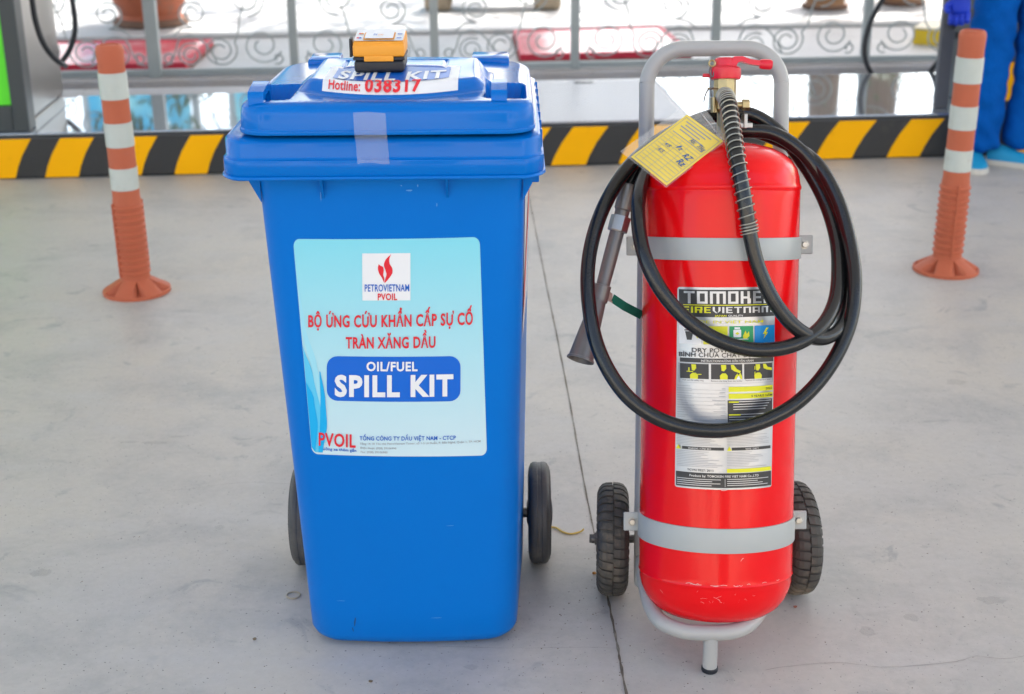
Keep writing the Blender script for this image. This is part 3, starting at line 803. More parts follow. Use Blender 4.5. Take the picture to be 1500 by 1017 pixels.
# sticker on the raised centre of the lid
def lidfn(x, y, l): return onlid(x, y, l)
ST = []
V = []; F = []; n = 40; m = 26
for j in range(m+1):
    for i in range(n+1):
        u = -.100+.204*i/n; va = vfr(u)+.011; vb = .205; V.append(lidfn(u, va+(vb-va)*j/m, .0008))
for j in range(m):
    for i in range(n): q = j*(n+1)+i; F.append((q, q+1, q+n+2, q+n+1))
lst = obj('lid_sticker', (V, F), WHITE, lid)
V = []; F = []
for j in range(m+1):
    for i in range(n+1):
        u = -.086+.176*i/n; t = ((u-.002)/.088)**6
        va = vfr(u)+.0370+.010*t; vb = max(va+.001, .198-.010*t); V.append(lidfn(u, va+(vb-va)*j/m, .0016))
for j in range(m):
    for i in range(n): q = j*(n+1)+i; F.append((q, q+1, q+n+2, q+n+1))
obj('blue_panel', (V, F), PBLUE, lst)
def ltext(s, u0, u1, base, cap, bold, m_, nm='lettering'):
    T = text2d(s, u0, u1, 0, cap, bold)
    return obj(nm, sheet([T], lambda x, y, l: onlid(x, vfr(x)+base-y, l), .0024 if s[0] != '0' else .0038), m_, lst, smooth=False)
ltext('SPILL KIT', -.078, .084, .043, .062, .03, WHITE)
ltext('Hotline:', -.090, -.040, .0145, .016, .02, PRED)
ltext('038317', -.033, .050, .0130, .0215, .035, PRED)

# ---- clear tape over the lid and rim
TAPE = mat('clear_tape', (.85, .88, .92), .22, alpha=.17, var=.3, vs=25, bump=.6, bs=25, spec=.8)
t0, t1 = atY(519, 200, 2.05).x, atY(566, 200, 2.05).x
tp = [(LY-.0015, .9690), (LY-.0045, .960), (LY-.0065, .945), (LY-.0072, .934), (LY-.004, .9275), (2.051, .918), (2.0515, .900), (2.0505, .8935)]
V = []; F = []; nT = 10
for j, (y, z) in enumerate(tp):
    for i in range(nT+1):
        u = i/nT; V.append((t0+(t1-t0)*u+.003*(j/7), y-.0012-.0012*sin(u*9+j), z+.001*sin(u*5)))
for j in range(len(tp)-1):
    for i in range(nT): q = j*(nT+1)+i; F.append((q, q+1, q+nT+2, q+nT+1))
obj('adhesive_tape', (V, F), TAPE, bin_)

# ---- big front sticker.  Coordinates below are those of the sheet, measured on an enlargement
def bin_uz(px, py):
    Y = 2.12
    for _ in range(20):
        p = atY(px, py, Y); Y = front(p.x-BX, p.z).y
    return p.x-BX, p.z
def zo(x, y): return 420+x/2.8258, 330+y/2.825
cTL, cTR, cBR, cBL = [bin_uz(*zo(*q)) for q in ((26, 56), (799, 48), (829, 952), (105, 946))]
def s_to_n(x, y):
    v = (y-52)/(950-52); xl = 26+(105-26)*v; xr = 799+(829-799)*v
    # physical sheet is rectangular, its lower edge looks convex because the bin bulges
    return (x-xl)/(xr-xl), v
def fs(x, y, l):
    u, v = s_to_n(x, y); return fsn(u, v, l)
def fsn(u, v, l):
    a = [cTL[i]+(cTR[i]-cTL[i])*u for i in (0, 1)]; b = [cBL[i]+(cBR[i]-cBL[i])*u for i in (0, 1)]
    return front(a[0]+(b[0]-a[0])*v, a[1]+(b[1]-a[1])*v, l)
def grad_print(name, top, bot, z0, z1):
    m = mat(name, top, .32, var=.01); t = m.node_tree; N = t.nodes; L = t.links; b = N['Principled BSDF']
    g = N.new('ShaderNodeNewGeometry'); sp = N.new('ShaderNodeSeparateXYZ'); tc = N.new('ShaderNodeTexCoord'); L.new(tc.outputs['Object'], sp.inputs[0])
    r = N.new('ShaderNodeMapRange'); r.inputs['From Min'].default_value = z0; r.inputs['From Max'].default_value = z1; L.new(sp.outputs[2], r.inputs['Value'])
    x = N.new('ShaderNodeMix'); x.data_type = 'RGBA'; x.inputs[6].default_value = (*bot, 1); x.inputs[7].default_value = (*top, 1)
    L.new(r.outputs[0], x.inputs[0]); L.new(x.outputs[2], b.inputs['Base Color']); return m
FSM = grad_print('printed_gradient', (.22, .66, .77), (.58, .74, .79), cBL[1], cTL[1])
fst = obj('front_sticker', sheet([rgrid2d(0, 0, 1, 1, .035, 24, 24)], lambda x, y, l: fsn(x, y, l), .0008), FSM, bin_)
fst['label'] = 'pale blue printed sticker on the front of the bin'
def fprint(parts, m_, l=.0016, nm='lettering'): return obj(nm, sheet(parts, fs, l), m_, fst, smooth=False, kind='stuff' if nm == 'lettering' else None)
fprint([strip2d(314, 107, 513, 293, 8, 8)], WHITE, .0014, 'logo_square')
# left swooshes, kept inside the sheet
def swoosh(A, B, m_, l):
    """band between two curves given as x(y) control points"""
    ys = [60+(940-60)*k/40 for k in range(41)]
    def ev(C, y):
        for (xa, ya), (xb, yb_) in zip(C, C[1:]):
            if ya <= y <= yb_: t = (y-ya)/(yb_-ya); t = t*t*(3-2*t)*.5+t*.5; return xa+(xb-xa)*t
        return None
    V = []; F = []
    rows = []
    for y in ys:
        a, b = ev(A, y), ev(B, y)
        if a is None or b is None: continue
        xl = 26+(105-26)*(y-52)/898+1.5
        if y > 925: xl += (y-925)*.9
        a = max(a, xl); b = max(b, xl+.1); rows.append((a, b, y))
    for a, b, y in rows: V += [(a, y), (b, y)]
    for i in range(len(rows)-1): F.append((2*i, 2*i+1, 2*i+3, 2*i+2))
    fprint([(V, F)], m_, l, 'swoosh')
swoosh([(36, 200), (60, 400), (110, 620), (140, 780), (148, 900)], [(40, 200), (75, 400), (125, 560), (160, 720), (168, 940)], PCY3, .0013)
swoosh([(60, 470), (62, 600), (80, 780), (100, 940)], [(62, 470), (108, 600), (142, 760), (150, 940)], PCY2, .0017)
SW3 = mat('sky_print', (.0, .40, .78), .4, var=.03)
swoosh([(135, 570), (140, 700), (138, 820), (132, 940)], [(137, 570), (160, 700), (168, 820), (150, 940)], SW3, .0021)
swoosh([(62, 600), (80, 700), (96, 820), (100, 940)], [(63, 600), (112, 700), (130, 820), (118, 940)], SW3, .0021)
# flame emblem
def blob(P, n=8): return [(p.x, p.y) for p in catmull([Vector((a, b, 0)) for a, b in P], n)]
fl1 = blob([(434, 110), (412, 130), (404, 152), (410, 172), (414, 190), (407, 214), (408, 222), (424, 205), (438, 185), (438, 165), (428, 148), (426, 130), (434, 110)])
fl2 = blob([(382, 148), (379, 165), (384, 185), (396, 203), (404, 220), (405, 205), (401, 190), (403, 175), (400, 160), (390, 155), (382, 148)])
fprint([poly2d(fl1[:-1]), poly2d(fl2[:-1])], PRED, .002, 'flame_emblem')
fprint([text2d('PETROVIETNAM', 324, 508, 256, 27, .018), text2d('TỔNG CÔNG TY DẦU VIỆT NAM - CTCP', 303, 700, 880, 17, .018, 876), text2d('Đường xa thêm gần', 136, 290, 928, 12, .024, 932)], PBLUE, .002)
fprint([text2d('PVOIL', 378, 458, 290, 25, .025), text2d('BỘ ỨNG CỨU KHẨN CẤP SỰ CỐ', 89, 770, 402, 46, .026, 393), text2d('TRÀN XĂNG DẦU', 245, 616, 487, 44, .026, 484), text2d('PVOIL', 133, 287, 908, 55, .022, 912)], PRED, .0024)
fprint([rgrid2d(166, 522, 719, 711, 45, 24, 10)], PPAN, .0016, 'blue_panel')
fprint([text2d('OIL/FUEL', 331, 542, 580, 36, .032), text2d('SPILL KIT', 199, 690, 688, 83, .042, 684)], WHITE, .0024)
fprint([text2d('Tầng 14-18 Tòa nhà PetroVietnam Tower, số 1-5 Lê Duẩn, P. Bến Nghé, Quận 1, TP. HCM', 304, 802, 900, 8.5, .008, 890), text2d('Điện thoại: (028) 39106990', 306, 455, 918, 8.5, .008), text2d('Fax: (028) 39106980', 308, 419, 936, 8.5, .008)], PGREY, .0018)
# side sticker edge on the right flank
V = []; F = []
def sideP(y, z, l=.001): return Vector((bcx(z)+bhw(z)+l+.017*max(0, (y-bfy(z)-.042)/(bby(z)-bfy(z))), y, z))
for j in range(9):
    z = .57+(.82-.57)*j/8; V += [sideP(2.175, z), sideP(2.44, z)]
for j in range(8): F.append((2*j, 2*j+1, 2*j+3, 2*j+2))
ss = obj('side_sticker', (V, F), WHITE, bin_, smooth=False)
V = [sideP(2.175, .60, .0018), sideP(2.44, .72, .0018), sideP(2.44, .78, .0018), sideP(2.175, .66, .0018)]
obj('red_band_print', (V, [(0, 1, 2, 3)]), PRED, ss, smooth=False)

SCF = mat('dark_scuff', (.004, .06, .20), .6); PSC = mat('pale_scuff', (.10, .30, .62), .5)
def scuff(px, py, w_, h_, m_, ang=0):
    u, z = bin_uz(px, py); V = [front(u+w_*cos(k*pi/5)*(.7+.3*((k*7) % 3)/2)*cos(ang)-h_*sin(k*pi/5)*sin(ang), z+w_*cos(k*pi/5)*sin(ang)+h_*sin(k*pi/5)*cos(ang), .0006) for k in range(10)]
    obj('scuff_mark', (V, [tuple(range(10))]), m_, bin_, smooth=False)
scuff(520, 911, .0016, .010, SCF, -.15); scuff(517, 922, .0012, .005, SCF, .2)
for q in ((600, 279, .006, .0012), (588, 272, .0015, .0008), (612, 272, .001, .002), (640, 300, .0008, .003), (470, 288, .0006, .008), (640, 905, .012, .0005), (500, 880, .010, .0004), (660, 770, .008, .0004)): scuff(*q, PSC)
# ---- wheels of the bin
def bin_wheel(x, s):
    Mx = frame(Vector((x, 2.475, .0985)), (s, 0, 0))
    wl = obj('wheel', lathe([(.060, -.021), (.078, -.021), (.088, -.0195), (.0955, -.016), (.0985, -.011), (.0985, -.0045), (.0975, -.0035), (.0975, .0035), (.0985, .0045), (.0985, .011), (.0955, .016), (.088, .0195), (.080, .021), (.078, .017), (.060, .016)], 64, Mx), WRUB, bin_)
    obj('hub', lathe([(.018, -.024), (.059, -.012), (.0605, .010), (.030, .012), (.026, .024), (.012, .026)], 32, Mx), BLKM, wl)
    for r, z in ((.083, .0205), (.090, .0188)):
        obj('tyre_ridge', lathe([(r-.0015, z-.003), (r, z+.0012), (r+.0015, z-.003)], 48, Mx, cap=False), WRUB, wl)
bw = atY(789, 755, 2.42).x
bin_wheel(bw+.002, 1); bin_wheel(atY(441, 755, 2.42).x, -1)
obj('axle', tube([(BX-.23, 2.475, .0985), (BX+.225, 2.475, .0985)], .010, 12), DSTEEL, bin_)

# ---- small yellow detector standing on the lid
dp = onlid(*lid_uv(557, 107))
pz = lidz(.01, .15)+.0022
d0 = atz(518, 107, pz); d1 = atz(594, 105, pz)
dev = thing('gas_detector', ((d0.x+d1.x)/2, d0.y+.05, pz), 'small yellow and black gas detector standing on the lid of the blue bin', 'gas detector')
DW = (d1.x-d0.x)/2; DC = Vector(((d0.x+d1.x)/2, d0.y, pz)); DH = .046; DDp = .075
TL = radians(9)                                   # its top slopes up to the back
def dv(v): return DC+Vector((v[0], v[1], v[2]))
def wedge(VF): return xf(VF, lambda v: dv((v.x, v.y, v.z+(.35*v.y*tan(TL) if v.z > .03 else 0)*2)))
obj('lower_case', wedge(join(box(-DW*.97, DW*.97, .0, DDp, .0, .0185, .005, 3))), BLKM, dev)
obj('shoulder', wedge(join(box(-DW, -DW*.58, -.001, DDp, .0187, .0235, .001), box(DW*.58, DW, -.001, DDp, .0187, .0235, .001))), BLKM, dev, smooth=False)
obj('upper_case', wedge(join(box(-DW, DW, -.0015, DDp, .0237, DH-.003, .004, 3), box(-DW*.57, DW*.57, -.002, DDp-.002, .0172, .026, .001))), ORANGE, dev)
obj('top_case', wedge(box(-DW*.99, DW*.99, .001, DDp, DH-.006, DH, .004, 3)), ORANGE, dev)
def dtop(x, y, l): return dv((DW*.95*(x*2-1), DDp*(.94-.88*y), DH+l+.7*DDp*(.94-.88*y)*tan(TL)))
tl = obj('top_label', sheet([rgrid2d(0, 0, 1, 1, .06, 6, 4)], dtop, .0012), WHITE, dev, smooth=False)
obj('display_frame', sheet([(rrect2d(.18, .32, .82, .97, .03, 3), [tuple(range(16))])], dtop, .0022), ORANGE, tl, smooth=False)
obj('display_window', sheet([(rrect2d(.21, .38, .79, .90, .02, 3), [tuple(range(16))])], dtop, .0032), WHITE, tl, smooth=False)
obj('lettering', sheet([text2d('PV', .38, .46, .68, .14, .03), text2d('GAS', .88, .98, .5, .06, .02), text2d('ALARM', .86, .98, .85, .06, .02), text2d('CODE: 01', .37, .62, .20, .08, .01)], dtop, .0042), PBLUE, tl, smooth=False) if False else None
obj('lettering', sheet([text2d('PV', .38, .46, .68, .13, .03)], dtop, .0042), PBLUE, tl, smooth=False)
obj('lettering', sheet([text2d('GAS', .47, .58, .70, .11, .01)], dtop, .0042), ORANGE, tl, smooth=False)
for (x, y, m_) in ((.09, .42, PRED), (.07, .80, PRED), (.11, .80, PPAN), (.13, .42, ORANGE)):
    obj('indicator_mark', sheet([(rrect2d(x-.03, y-.06, x+.03, y+.06, .025, 3), [tuple(range(16))])], dtop, .0024), m_, tl, smooth=False)
for y in (.48, .82): obj('indicator_mark', sheet([strip2d(.86, y-.04, .96, y+.03, 2)], dtop, .0024), PBLUE, tl, smooth=False)
obj('belt_clip', xf(box(-DW-.006, -DW-.002, .01, .03, .022, .050, .001), dv), BLKM, dev, smooth=False)
obj('clip_mount', xf(box(-DW-.003, -DW+.001, .012, .028, .030, .038), dv), BLKM, dev, smooth=False)

# ================================================================== THE WHEELED EXTINGUISHER
AL = radians(15)
AX = Vector((0, sin(AL), cos(AL))); NV = Vector((0, -cos(AL), sin(AL))); SX = Vector((1, 0, 0)); CR = .1325
B0 = Vector((.3545, 2.19, .134))                    # axis at the lower weld seam
B0.x = atY(1047, 840, 2.19).x
AXX = (AX+Vector((.010, 0, 0))).normalized()
def L3(u, w_, v): return B0 + SX*u + AXX*w_ + NV*v    # u right, w up the axis, v towards the viewer
def TP(px, py, v):
    """point of a sight line on the plane at v in front of the axis"""
    return onplane(px, py, B0+NV*v, NV)
def wv(px, py, v=0): return (TP(px, py, v)-B0).dot(AX)
ext = thing('fire_extinguisher_trolley', (B0.x, 2.30, 0), 'large red wheeled fire extinguisher with coiled black hose on a grey trolley', 'fire extinguisher')
LS = wv(1060, 276)                                  # upper seam
print('upper seam', LS, 'bands', wv(1060, 360), wv(1050, 760))
MC = frame(B0, AXX, SX)
pr = [(.0005, -.080), (.04, -.0795), (.072, -.0765), (.096, -.069), (.112, -.057), (.1225, -.042), (.1288, -.026), (.1314, -.012), (.1318, -.004), (CR+.0003, -.0018), (CR+.0011, .0003), (CR+.0004, .0024), (CR, .005)]
for k in range(1, 15): pr.append((CR, .013+(LS-.03)*k/15))
pr.insert(13, (CR, .013)); pr += [(CR, LS-.014), (CR, LS-.006), (CR-.0002, LS-.004), (CR+.0016, LS-.001), (CR+.0018, LS+.002), (CR+.0008, LS+.0045), (.1318, LS+.008), (.1305, LS+.018), (.1265, LS+.032), (.118, LS+.046), (.104, LS+.058), (.085, LS+.067), (.060, LS+.074), (.040, LS+.077), (.030, LS+.078), (.026, LS+.080)]
cyl = obj('cylinder', lathe(pr, 96, MC), RED, ext)
DT = LS+.078
for w0, hh in ((wv(1062, 362), .0185), (wv(1050, 767), .021)):
    bd = obj('band', lathe([(CR+.0005, w0-hh), (CR+.0028, w0-hh+.0004), (CR+.003, w0-hh+.001), (CR+.003, w0+hh-.001), (CR+.0028, w0+hh-.0004), (CR+.0005, w0+hh)], 96, MC, cap=False), BAND, ext)
    for s in (-1, 1):
        Mb = frame(L3(s*(CR+.013), w0+.003, -.010), NV, SX)
        ear = obj('bracket_ear', inM(box(-.0145, .0145, -.0165, .0165, -.0025, .0025, .002), Mb), STEEL if False else BAND, bd, smooth=False)
        obj('bolt', join(inM(lathe([(.0075, .0026), (.0075, .0035)], 20), Mb), inM(lathe([(.0062, .0036), (.0062, .0085), (.005, .0095)], 6), Mb)), STEEL, bd, smooth=False)
SCR = mat('paint_scratch', (.80, .42, .40), .5)
rs_ = random.Random(9); V = []; F = []
def scratch(a0, w0, a1, w1, h=.0004):
    o = len(V); n = 6; rr0 = rs_.uniform(-.002, .002)
    for k in range(n+1):
        t = k/n; a = radians(a0+(a1-a0)*t); w_ = w0+(w1-w0)*t+rr0*sin(t*pi)
        for q in (-h, h):
            r = CR+.0006
            if w_ < -.004: r = .1318+.0008-max(0, (-w_-.004))*.10-max(0, -w_-.015)**2*14
            V.append(L3((r)*sin(a), w_+q, (r)*cos(a)))
    for k in range(n): F.append((o+2*k, o+2*k+1, o+2*k+3, o+2*k+2))
for _ in range(16): a = rs_.gauss(4, 24); w_ = rs_.uniform(-.028, -.008); scratch(a, w_, a+rs_.uniform(-5, 5), w_+rs_.uniform(-.006, .006), rs_.uniform(.00012, .00028))
scratch(-20, .170, -12, .175, .0006); scratch(-16, .166, -6, .172, .0004); scratch(-5, .165, 1, .168, .0005); scratch(2, .172, 3, .178, .0006); scratch(22, .178, 24, .175, .0007); scratch(10, .045, 12, .05, .0006)
for k in range(14): a = rs_.uniform(-45, 45); scratch(a, .0045, a+rs_.uniform(2, 6), .0045, .0004)
obj('paint_scratch', (V, F), SCR, cyl, smooth=False, kind='stuff')
# frame tubes
TR = .0138
fv = -.105
hw = .119
wt = wv(1050, 71, fv); print('handle top w', wt)
pts = []
def arcpts(c, r, a0, a1, n=16): return [(c[0]+r*cos(radians(a0+(a1-a0)*k/n)), c[1]+r*sin(radians(a0+(a1-a0)*k/n))) for k in range(n+1)]
rr_ = .066
P2 = arcpts((hw-rr_, wt-rr_), rr_, 0, 90) + [((hw-rr_)*q, wt) for q in (.75, .4, 0, -.4, -.75)] + arcpts((-hw+rr_, wt-rr_), rr_, 90, 180)
rightside = [(hw, w_) for w_ in (-.02, .1, .2, .35, .5, .6, .68, .74, .78) if w_ < wt-rr_-.02]
path = [L3(u, w_, fv) for u, w_ in rightside+P2+[(-a, b) for a, b in rightside[::-1]]]
# bend forward under the cylinder and form the U ring: from photo
fp = atz(1040, 985)
def under(s):
    q = [L3(s*hw, -.02, fv), L3(s*hw, -.05, fv+.012), Vector((B0.x-.004+s*.114, 2.27, .104)), Vector((B0.x-.010+s*.108, 2.215, .088)), Vector((B0.x-.016+s*.099, 2.165, .080)), Vector((fp.x-.003+s*.080, 2.115, .075)), Vector((fp.x-.002+s*.050, 2.088, .073)), Vector((fp.x+s*.02, 2.080, .0725))]
    return q
full = under(1)[::-1] + path[1:-1] + under(-1)
full = [full[-1]] + full if False else full
ring = catmull([full[-1].lerp(full[0], .5)] + full + [full[-1].lerp(full[0], .5)], 5)
fr = obj('trolley_frame', tube(ring, TR, 16), GREYP, ext)
obj('foot', tube([Vector((fp.x, 2.080, .072)), Vector((fp.x, 2.0765, .006))], .0125, 16), GREYP, fr)
obj('foot_pad', lathe([(.0138, 0.0005), (.0142, .002), (.0142, .007), (.0128, .0085)], 20, Matrix.Translation((fp.x, 2.0765, 0))), BLKM, fr)
# axle, wheels
AY, AZ = 2.352, .1055
obj('axle', tube([(atY(868, 790, AY).x-.002, AY, AZ), (atY(1190, 790, AY).x, AY, AZ)], .008, 12), DSTEEL, ext)
for s in (-1, 1):
    obj('axle_bracket', join(box(B0.x+s*hw-.004, B0.x+s*hw+.004, 2.30, 2.375, .085, .150, .002)), DSTEEL, ext, smooth=False)
def trolley_wheel(cx, yaw, out):
    Mx = frame(Vector((cx, AY, AZ)), Vector((cos(yaw), sin(yaw), 0)), (0, 0, 1))
    R = .1075; W = .0275
    pf = [(.055, -W*.72), (.068, -W*.95), (.082, -W*1.02), (.0905, -W*.93), (.097, -W*.75), (.0995, -W*.5), (.1003, 0), (.0995, W*.5), (.097, W*.75), (.0905, W*.93), (.082, W*1.02), (.068, W*.95), (.055, W*.72)]
    wl = obj('wheel', lathe(pf, 64, Mx, cap=False), TYRE, ext)
    obj('rim', lathe([(.012, -.018), (.040, -.010), (.054, -W*.74), (.056, -W*.70), (.056, W*.70), (.054, W*.74), (.040, .010), (.012, .018)], 40, Mx), DSTEEL, wl)
    # tread blocks wrapping from crown down the shoulder, in two staggered rows
    for sd_ in (-1, 1):
        for k in range(36):
            a = 2*pi*(k+(.5 if sd_ > 0 else 0))/36; da = 2*pi/36*.34
            prof2 = [(.0012, .1055), (W*.45, .1048), (W*.72, .1018), (W*.92, .0955), (W*1.05, .0850)]
            V = []; F = []
            for (z, r) in prof2:
                for q in (-1, 1):
                    ang = a+q*da+z*1.2*sd_
                    V.append(Mx @ Vector((r*cos(ang), r*sin(ang), z*sd_)))
                for q in (-1, 1):
                    ang = a+q*da+z*1.2*sd_; r2 = r-.006
                    V.append(Mx @ Vector((r2*cos(ang), r2*sin(ang), z*sd_*.94)))
            for i in range(len(prof2)-1):
                b_ = 4*i; c_ = b_+4
                F += [(b_, b_+1, c_+1, c_), (b_, c_, c_+2, b_+2), (b_+1, b_+3, c_+3, c_+1)]
            F += [(0, 2, 3, 1), (len(V)-4, len(V)-3, len(V)-1, len(V)-2)]
            obj('tread_block', (V, F), TYRE, wl, smooth=False)
    obj('hub_nut', lathe([(.013, W*.75*out+0), (.013, (W*.75+.012)*out), (.009, (W*.75+.0125)*out), (.009, (W*.75+.022)*out)], 6, Mx), DSTEEL, wl, smooth=False)
trolley_wheel(atY(897, 788, AY).x, radians(-3), -1)
trolley_wheel(atY(1164, 788, AY).x, radians(5), 1)

# ---- valve
def N3(px, py, v): return TP(px, py, v)
nk_ = L3(0.004, DT, 0)
vx = (TP(1060, 150, 0)-B0).x
valve_base = L3(0, 0, 0)
top_w = wv(1060, 96, .0)
def VP(u, w_, v=0): return L3(u, w_, v)
uv0 = (TP(1062, 128, 0) - B0); un = uv0.x - AXX.x*uv0.dot(AX)
MV = lambda w_: frame(L3(un, w_, 0), AXX, SX)
w128 = wv(1060, 134); w118 = wv(1060, 117); w97 = wv(1060, 97)
valve = obj('valve', join(lathe([(.024, DT-.002), (.024, DT+.012), (.013, DT+.014), (.013, w128-.03)], 24, frame(L3(un, 0, 0), AXX, SX)),
      lathe([(.016, w128-.032), (.019, w128-.030), (.019, w118+.001)], 8, frame(L3(un, 0, 0), AXX, SX))), BRASS, ext, smooth=False)
obj('valve_cap', lathe([(.0185, w118), (.0255, w118+.0005), (.0265, w118+.003), (.0265, w118+.018), (.0235, w118+.021), (.0185, w118+.0225), (.0180, w118+.0335), (.0155, w118+.036), (.006, w118+.036)], 32, frame(L3(un, 0, 0), AXX, SX)), REDV, valve)
# lever: strap rising from the cap then out to the right with a knob
lev = [(1068, 112), (1072, 97), (1077, 88), (1086, 87), (1098, 91), (1112, 93), (1122, 94)]
LP = [TP(x, y, .006) for x, y in lev]
V = []; F = []
wd2 = [.011, .011, .0105, .0095, .0075, .0065, .0065]
for i, p in enumerate(LP):
    t = (LP[min(i+1, 6)]-LP[max(i-1, 0)]).normalized(); nn = t.cross(NV).normalized(); b = wd2[i]; th = .0042 if i > 2 else .0058
    V += [p+NV*b+nn*th, p-NV*b+nn*th, p-NV*b-nn*th, p+NV*b-nn*th]
for i in range(6):
    for k in range(4): F.append((4*i+k, 4*i+(k+1) % 4, 4*i+4+(k+1) % 4, 4*i+4+k))
F += [(0, 1, 2, 3), (24, 27, 26, 25)]
lv = obj('lever', (V, F), REDV, valve)
k0 = TP(1112, 94, .006); k1 = TP(1131, 95, .006)
kd = (k1-k0).normalized()
obj('lever_knob', lathe([(.003, 0), (.0075, .001), (.0085, .006), (.0088, (k1-k0).length-.004), (.007, (k1-k0).length)], 20, frame(k0, kd)), REDV, lv)
# side lug with safety pin ring and its wire
obj('pin_lug', inM(box(-.038, -.022, -.005, .005, w118+.004, w118+.010, .0015), frame(L3(un, 0, 0), AXX, SX)), REDV, valve, smooth=False)
def ringpts(c, r, n, a, b): return [c+a*(r*cos(2*pi*k/n))+b*(r*sin(2*pi*k/n)) for k in range(n)]
pc = TP(1043, 93, .01)
obj('pin_ring', tube(ringpts(pc, .0050, 16, SX, AX), .0017, 8, closed=True), BRASS, valve)
obj('seal_wire', tube(catmull([TP(1041, 97, .010), TP(1039, 106, .014), TP(1044, 113, .016), TP(1046, 104, .014), TP(1047, 97, .010), TP(1043, 97, .008), TP(1041, 115, .012), TP(1041, 130, .014), TP(1042, 142, .014)], 6), .0011, 6), DSTEEL, valve)
obj('pin_bar', tube([TP(1036, 130, .012), TP(1056, 130, .012)], .0016, 6), BRASS, valve)
obj('side_nut', lathe([(.0095, 0), (.0095, .012)], 6, frame(TP(1087, 154, -.012), SX, AX)), BRASS, valve, smooth=False)
obj('side_nipple', tube([TP(1068, 154, -.008), TP(1090, 154, -.012)], .0055, 10), BRASS, valve)
obj('safety_valve', tube([TP(1046, 165, .006), TP(1046, 143, .006)], .006, 10), BRASS, valve)

# ---- hose
HR = .0122
hp = [  # px, py, v in front of the axis plane
 (1060, 146, .004), (1062, 141, .022), (1066, 150, .048), (1072, 186, .092), (1080, 235, .138), (1090, 290, .151), (1099, 345, .152), (1112, 395, .152), (1136, 445, .152), (1168, 482, .148), (1200, 496, .130), (1226, 484, .100),
 (1240, 450, .060), (1244, 400, .035), (1238, 340, .015), (1216, 280, -.005), (1180, 228, -.015), (1138, 198, -.022), (1098, 192, -.030), (1040, 196, -.036), (985, 216, -.030), (948, 250, .012), (935, 298, .090), (940, 360, .135), (962, 415, .152), (998, 461, .156), (1045, 495, .160), (1100, 512, .160), (1155, 508, .156),
 (1198, 484, .130), (1222, 445, .085), (1228, 395, .040), (1224, 345, .010), (1206, 290, -.020), (1176, 238, -.035), (1136, 190, -.050), (1092, 166, -.056), (1035, 172, -.056), (975, 200, -.045), (925, 240, .0), (886, 300, .045), (864, 370, .080), (862, 440, .110), (878, 515, .135), (918, 580, .155), (975, 618, .164), (1040, 631, .168), (1105, 622, .165),
 (1165, 592, .150), (1212, 542, .125), (1243, 480, .095), (1252, 420, .070), (1246, 360, .040), (1226, 290, .010), (1192, 236, -.015), (1140, 205, -.050), (1085, 190, -.075), (1020, 195, -.078), (965, 215, -.060), (935, 245, -.030), (921, 272, -.005), (915, 292, .0)]
hpts = catmull([TP(*q) for q in hp], 10)
hs = obj('discharge_hose', tube(hpts, HR, 18), RUB, ext)
# coil spring over the first stretch
seg = catmull([TP(*q) for q in hp[:7]], 26)
cum = [0]
for i in range(1, len(seg)): cum.append(cum[-1]+(seg[i]-seg[i-1]).length)
def at_len(s):
    for i in range(1, len(seg)):
        if cum[i] >= s:
            t = (s-cum[i-1])/(cum[i]-cum[i-1]); return seg[i-1].lerp(seg[i], t), (seg[min(i+1, len(seg)-1)]-seg[i-1]).normalized()
    return seg[-1], (seg[-1]-seg[-2]).normalized()
sp = []; total = cum[-1]; s = .012; ph = 0; aprev = None
while s < total-.002:
    p, t = at_len(s)
    if aprev is None: aprev = t.orthogonal().normalized()
    aprev = (aprev-t*aprev.dot(t)).normalized(); b = t.cross(aprev)
    sp.append(p+(aprev*cos(ph)+b*sin(ph))*(HR+.0022))
    pitch = .0052 if s < .055 else (.0133 if s < total-.02 else .005)
    ph += 2*pi/18; s += pitch/18
obj('coil_spring', tube(sp, .00115, 6), WIRE, hs)
obj('hose_clip', inM(box(-.003, .003, -.010, .014, -.018, .018, .001), frame(TP(1090, 180, .0), NV, SX)), STEEL, ext, smooth=False)
obj('clip_bar', inM(box(-.012, .012, -.004, .004, -.002, .002, .001), frame(TP(1092, 184, .012), NV, SX)), STEEL, ext, smooth=False)

# ---- nozzle hanging on the left
nA = TP(919, 280, .0); nB = TP(907, 328, .004); nC = TP(880, 430, .02); nD = TP(850, 528, .055)
nz = obj('nozzle', lathe([(.0132, -.012), (.0150, -.010), (.0150, (nB-nA).length*.55), (.0125, (nB-nA).length*.6), (.0125, (nB-nA).length)], 20, frame(nA, nB-nA)), NOZ, ext)
nrm = (nC-nB).normalized()
obj('coupling_nut', lathe([(.010, -.014), (.0175, -.013), (.0175, .012), (.0165, .014), (.010, .015)], 6, frame(nB, nrm)), STEEL, nz, smooth=False)
Ld = (nD-nB).length
obj('nozzle_tube', lathe([(.0125, .012), (.0125, (nC-nB).length*.55), (.0115, (nC-nB).length), (.0125, (nC-nB).length+.004)], 24, frame(nB, nrm)), NOZ, nz)
d2 = (nD-nC).normalized(); l2 = (nD-nC).length
obj('discharge_horn', lathe([(.0115, 0), (.0125, .005), (.0215, l2-.008), (.0222, l2-.004), (.0238, l2-.003), (.0238, l2), (.0212, l2), (.0205, l2-.008), (.010, .02)], 32, frame(nC, d2), cap=False), NOZ, nz)
obj('horn_collar', lathe([(.0120, -.015), (.0150, -.014), (.0150, .014), (.0122, .015)], 24, frame(nC, nrm), cap=False), NOZ, nz)
s0 = TP(884, 430, .02); s1 = TP(897, 437, .012); s2 = TP(940, 462, -.03)
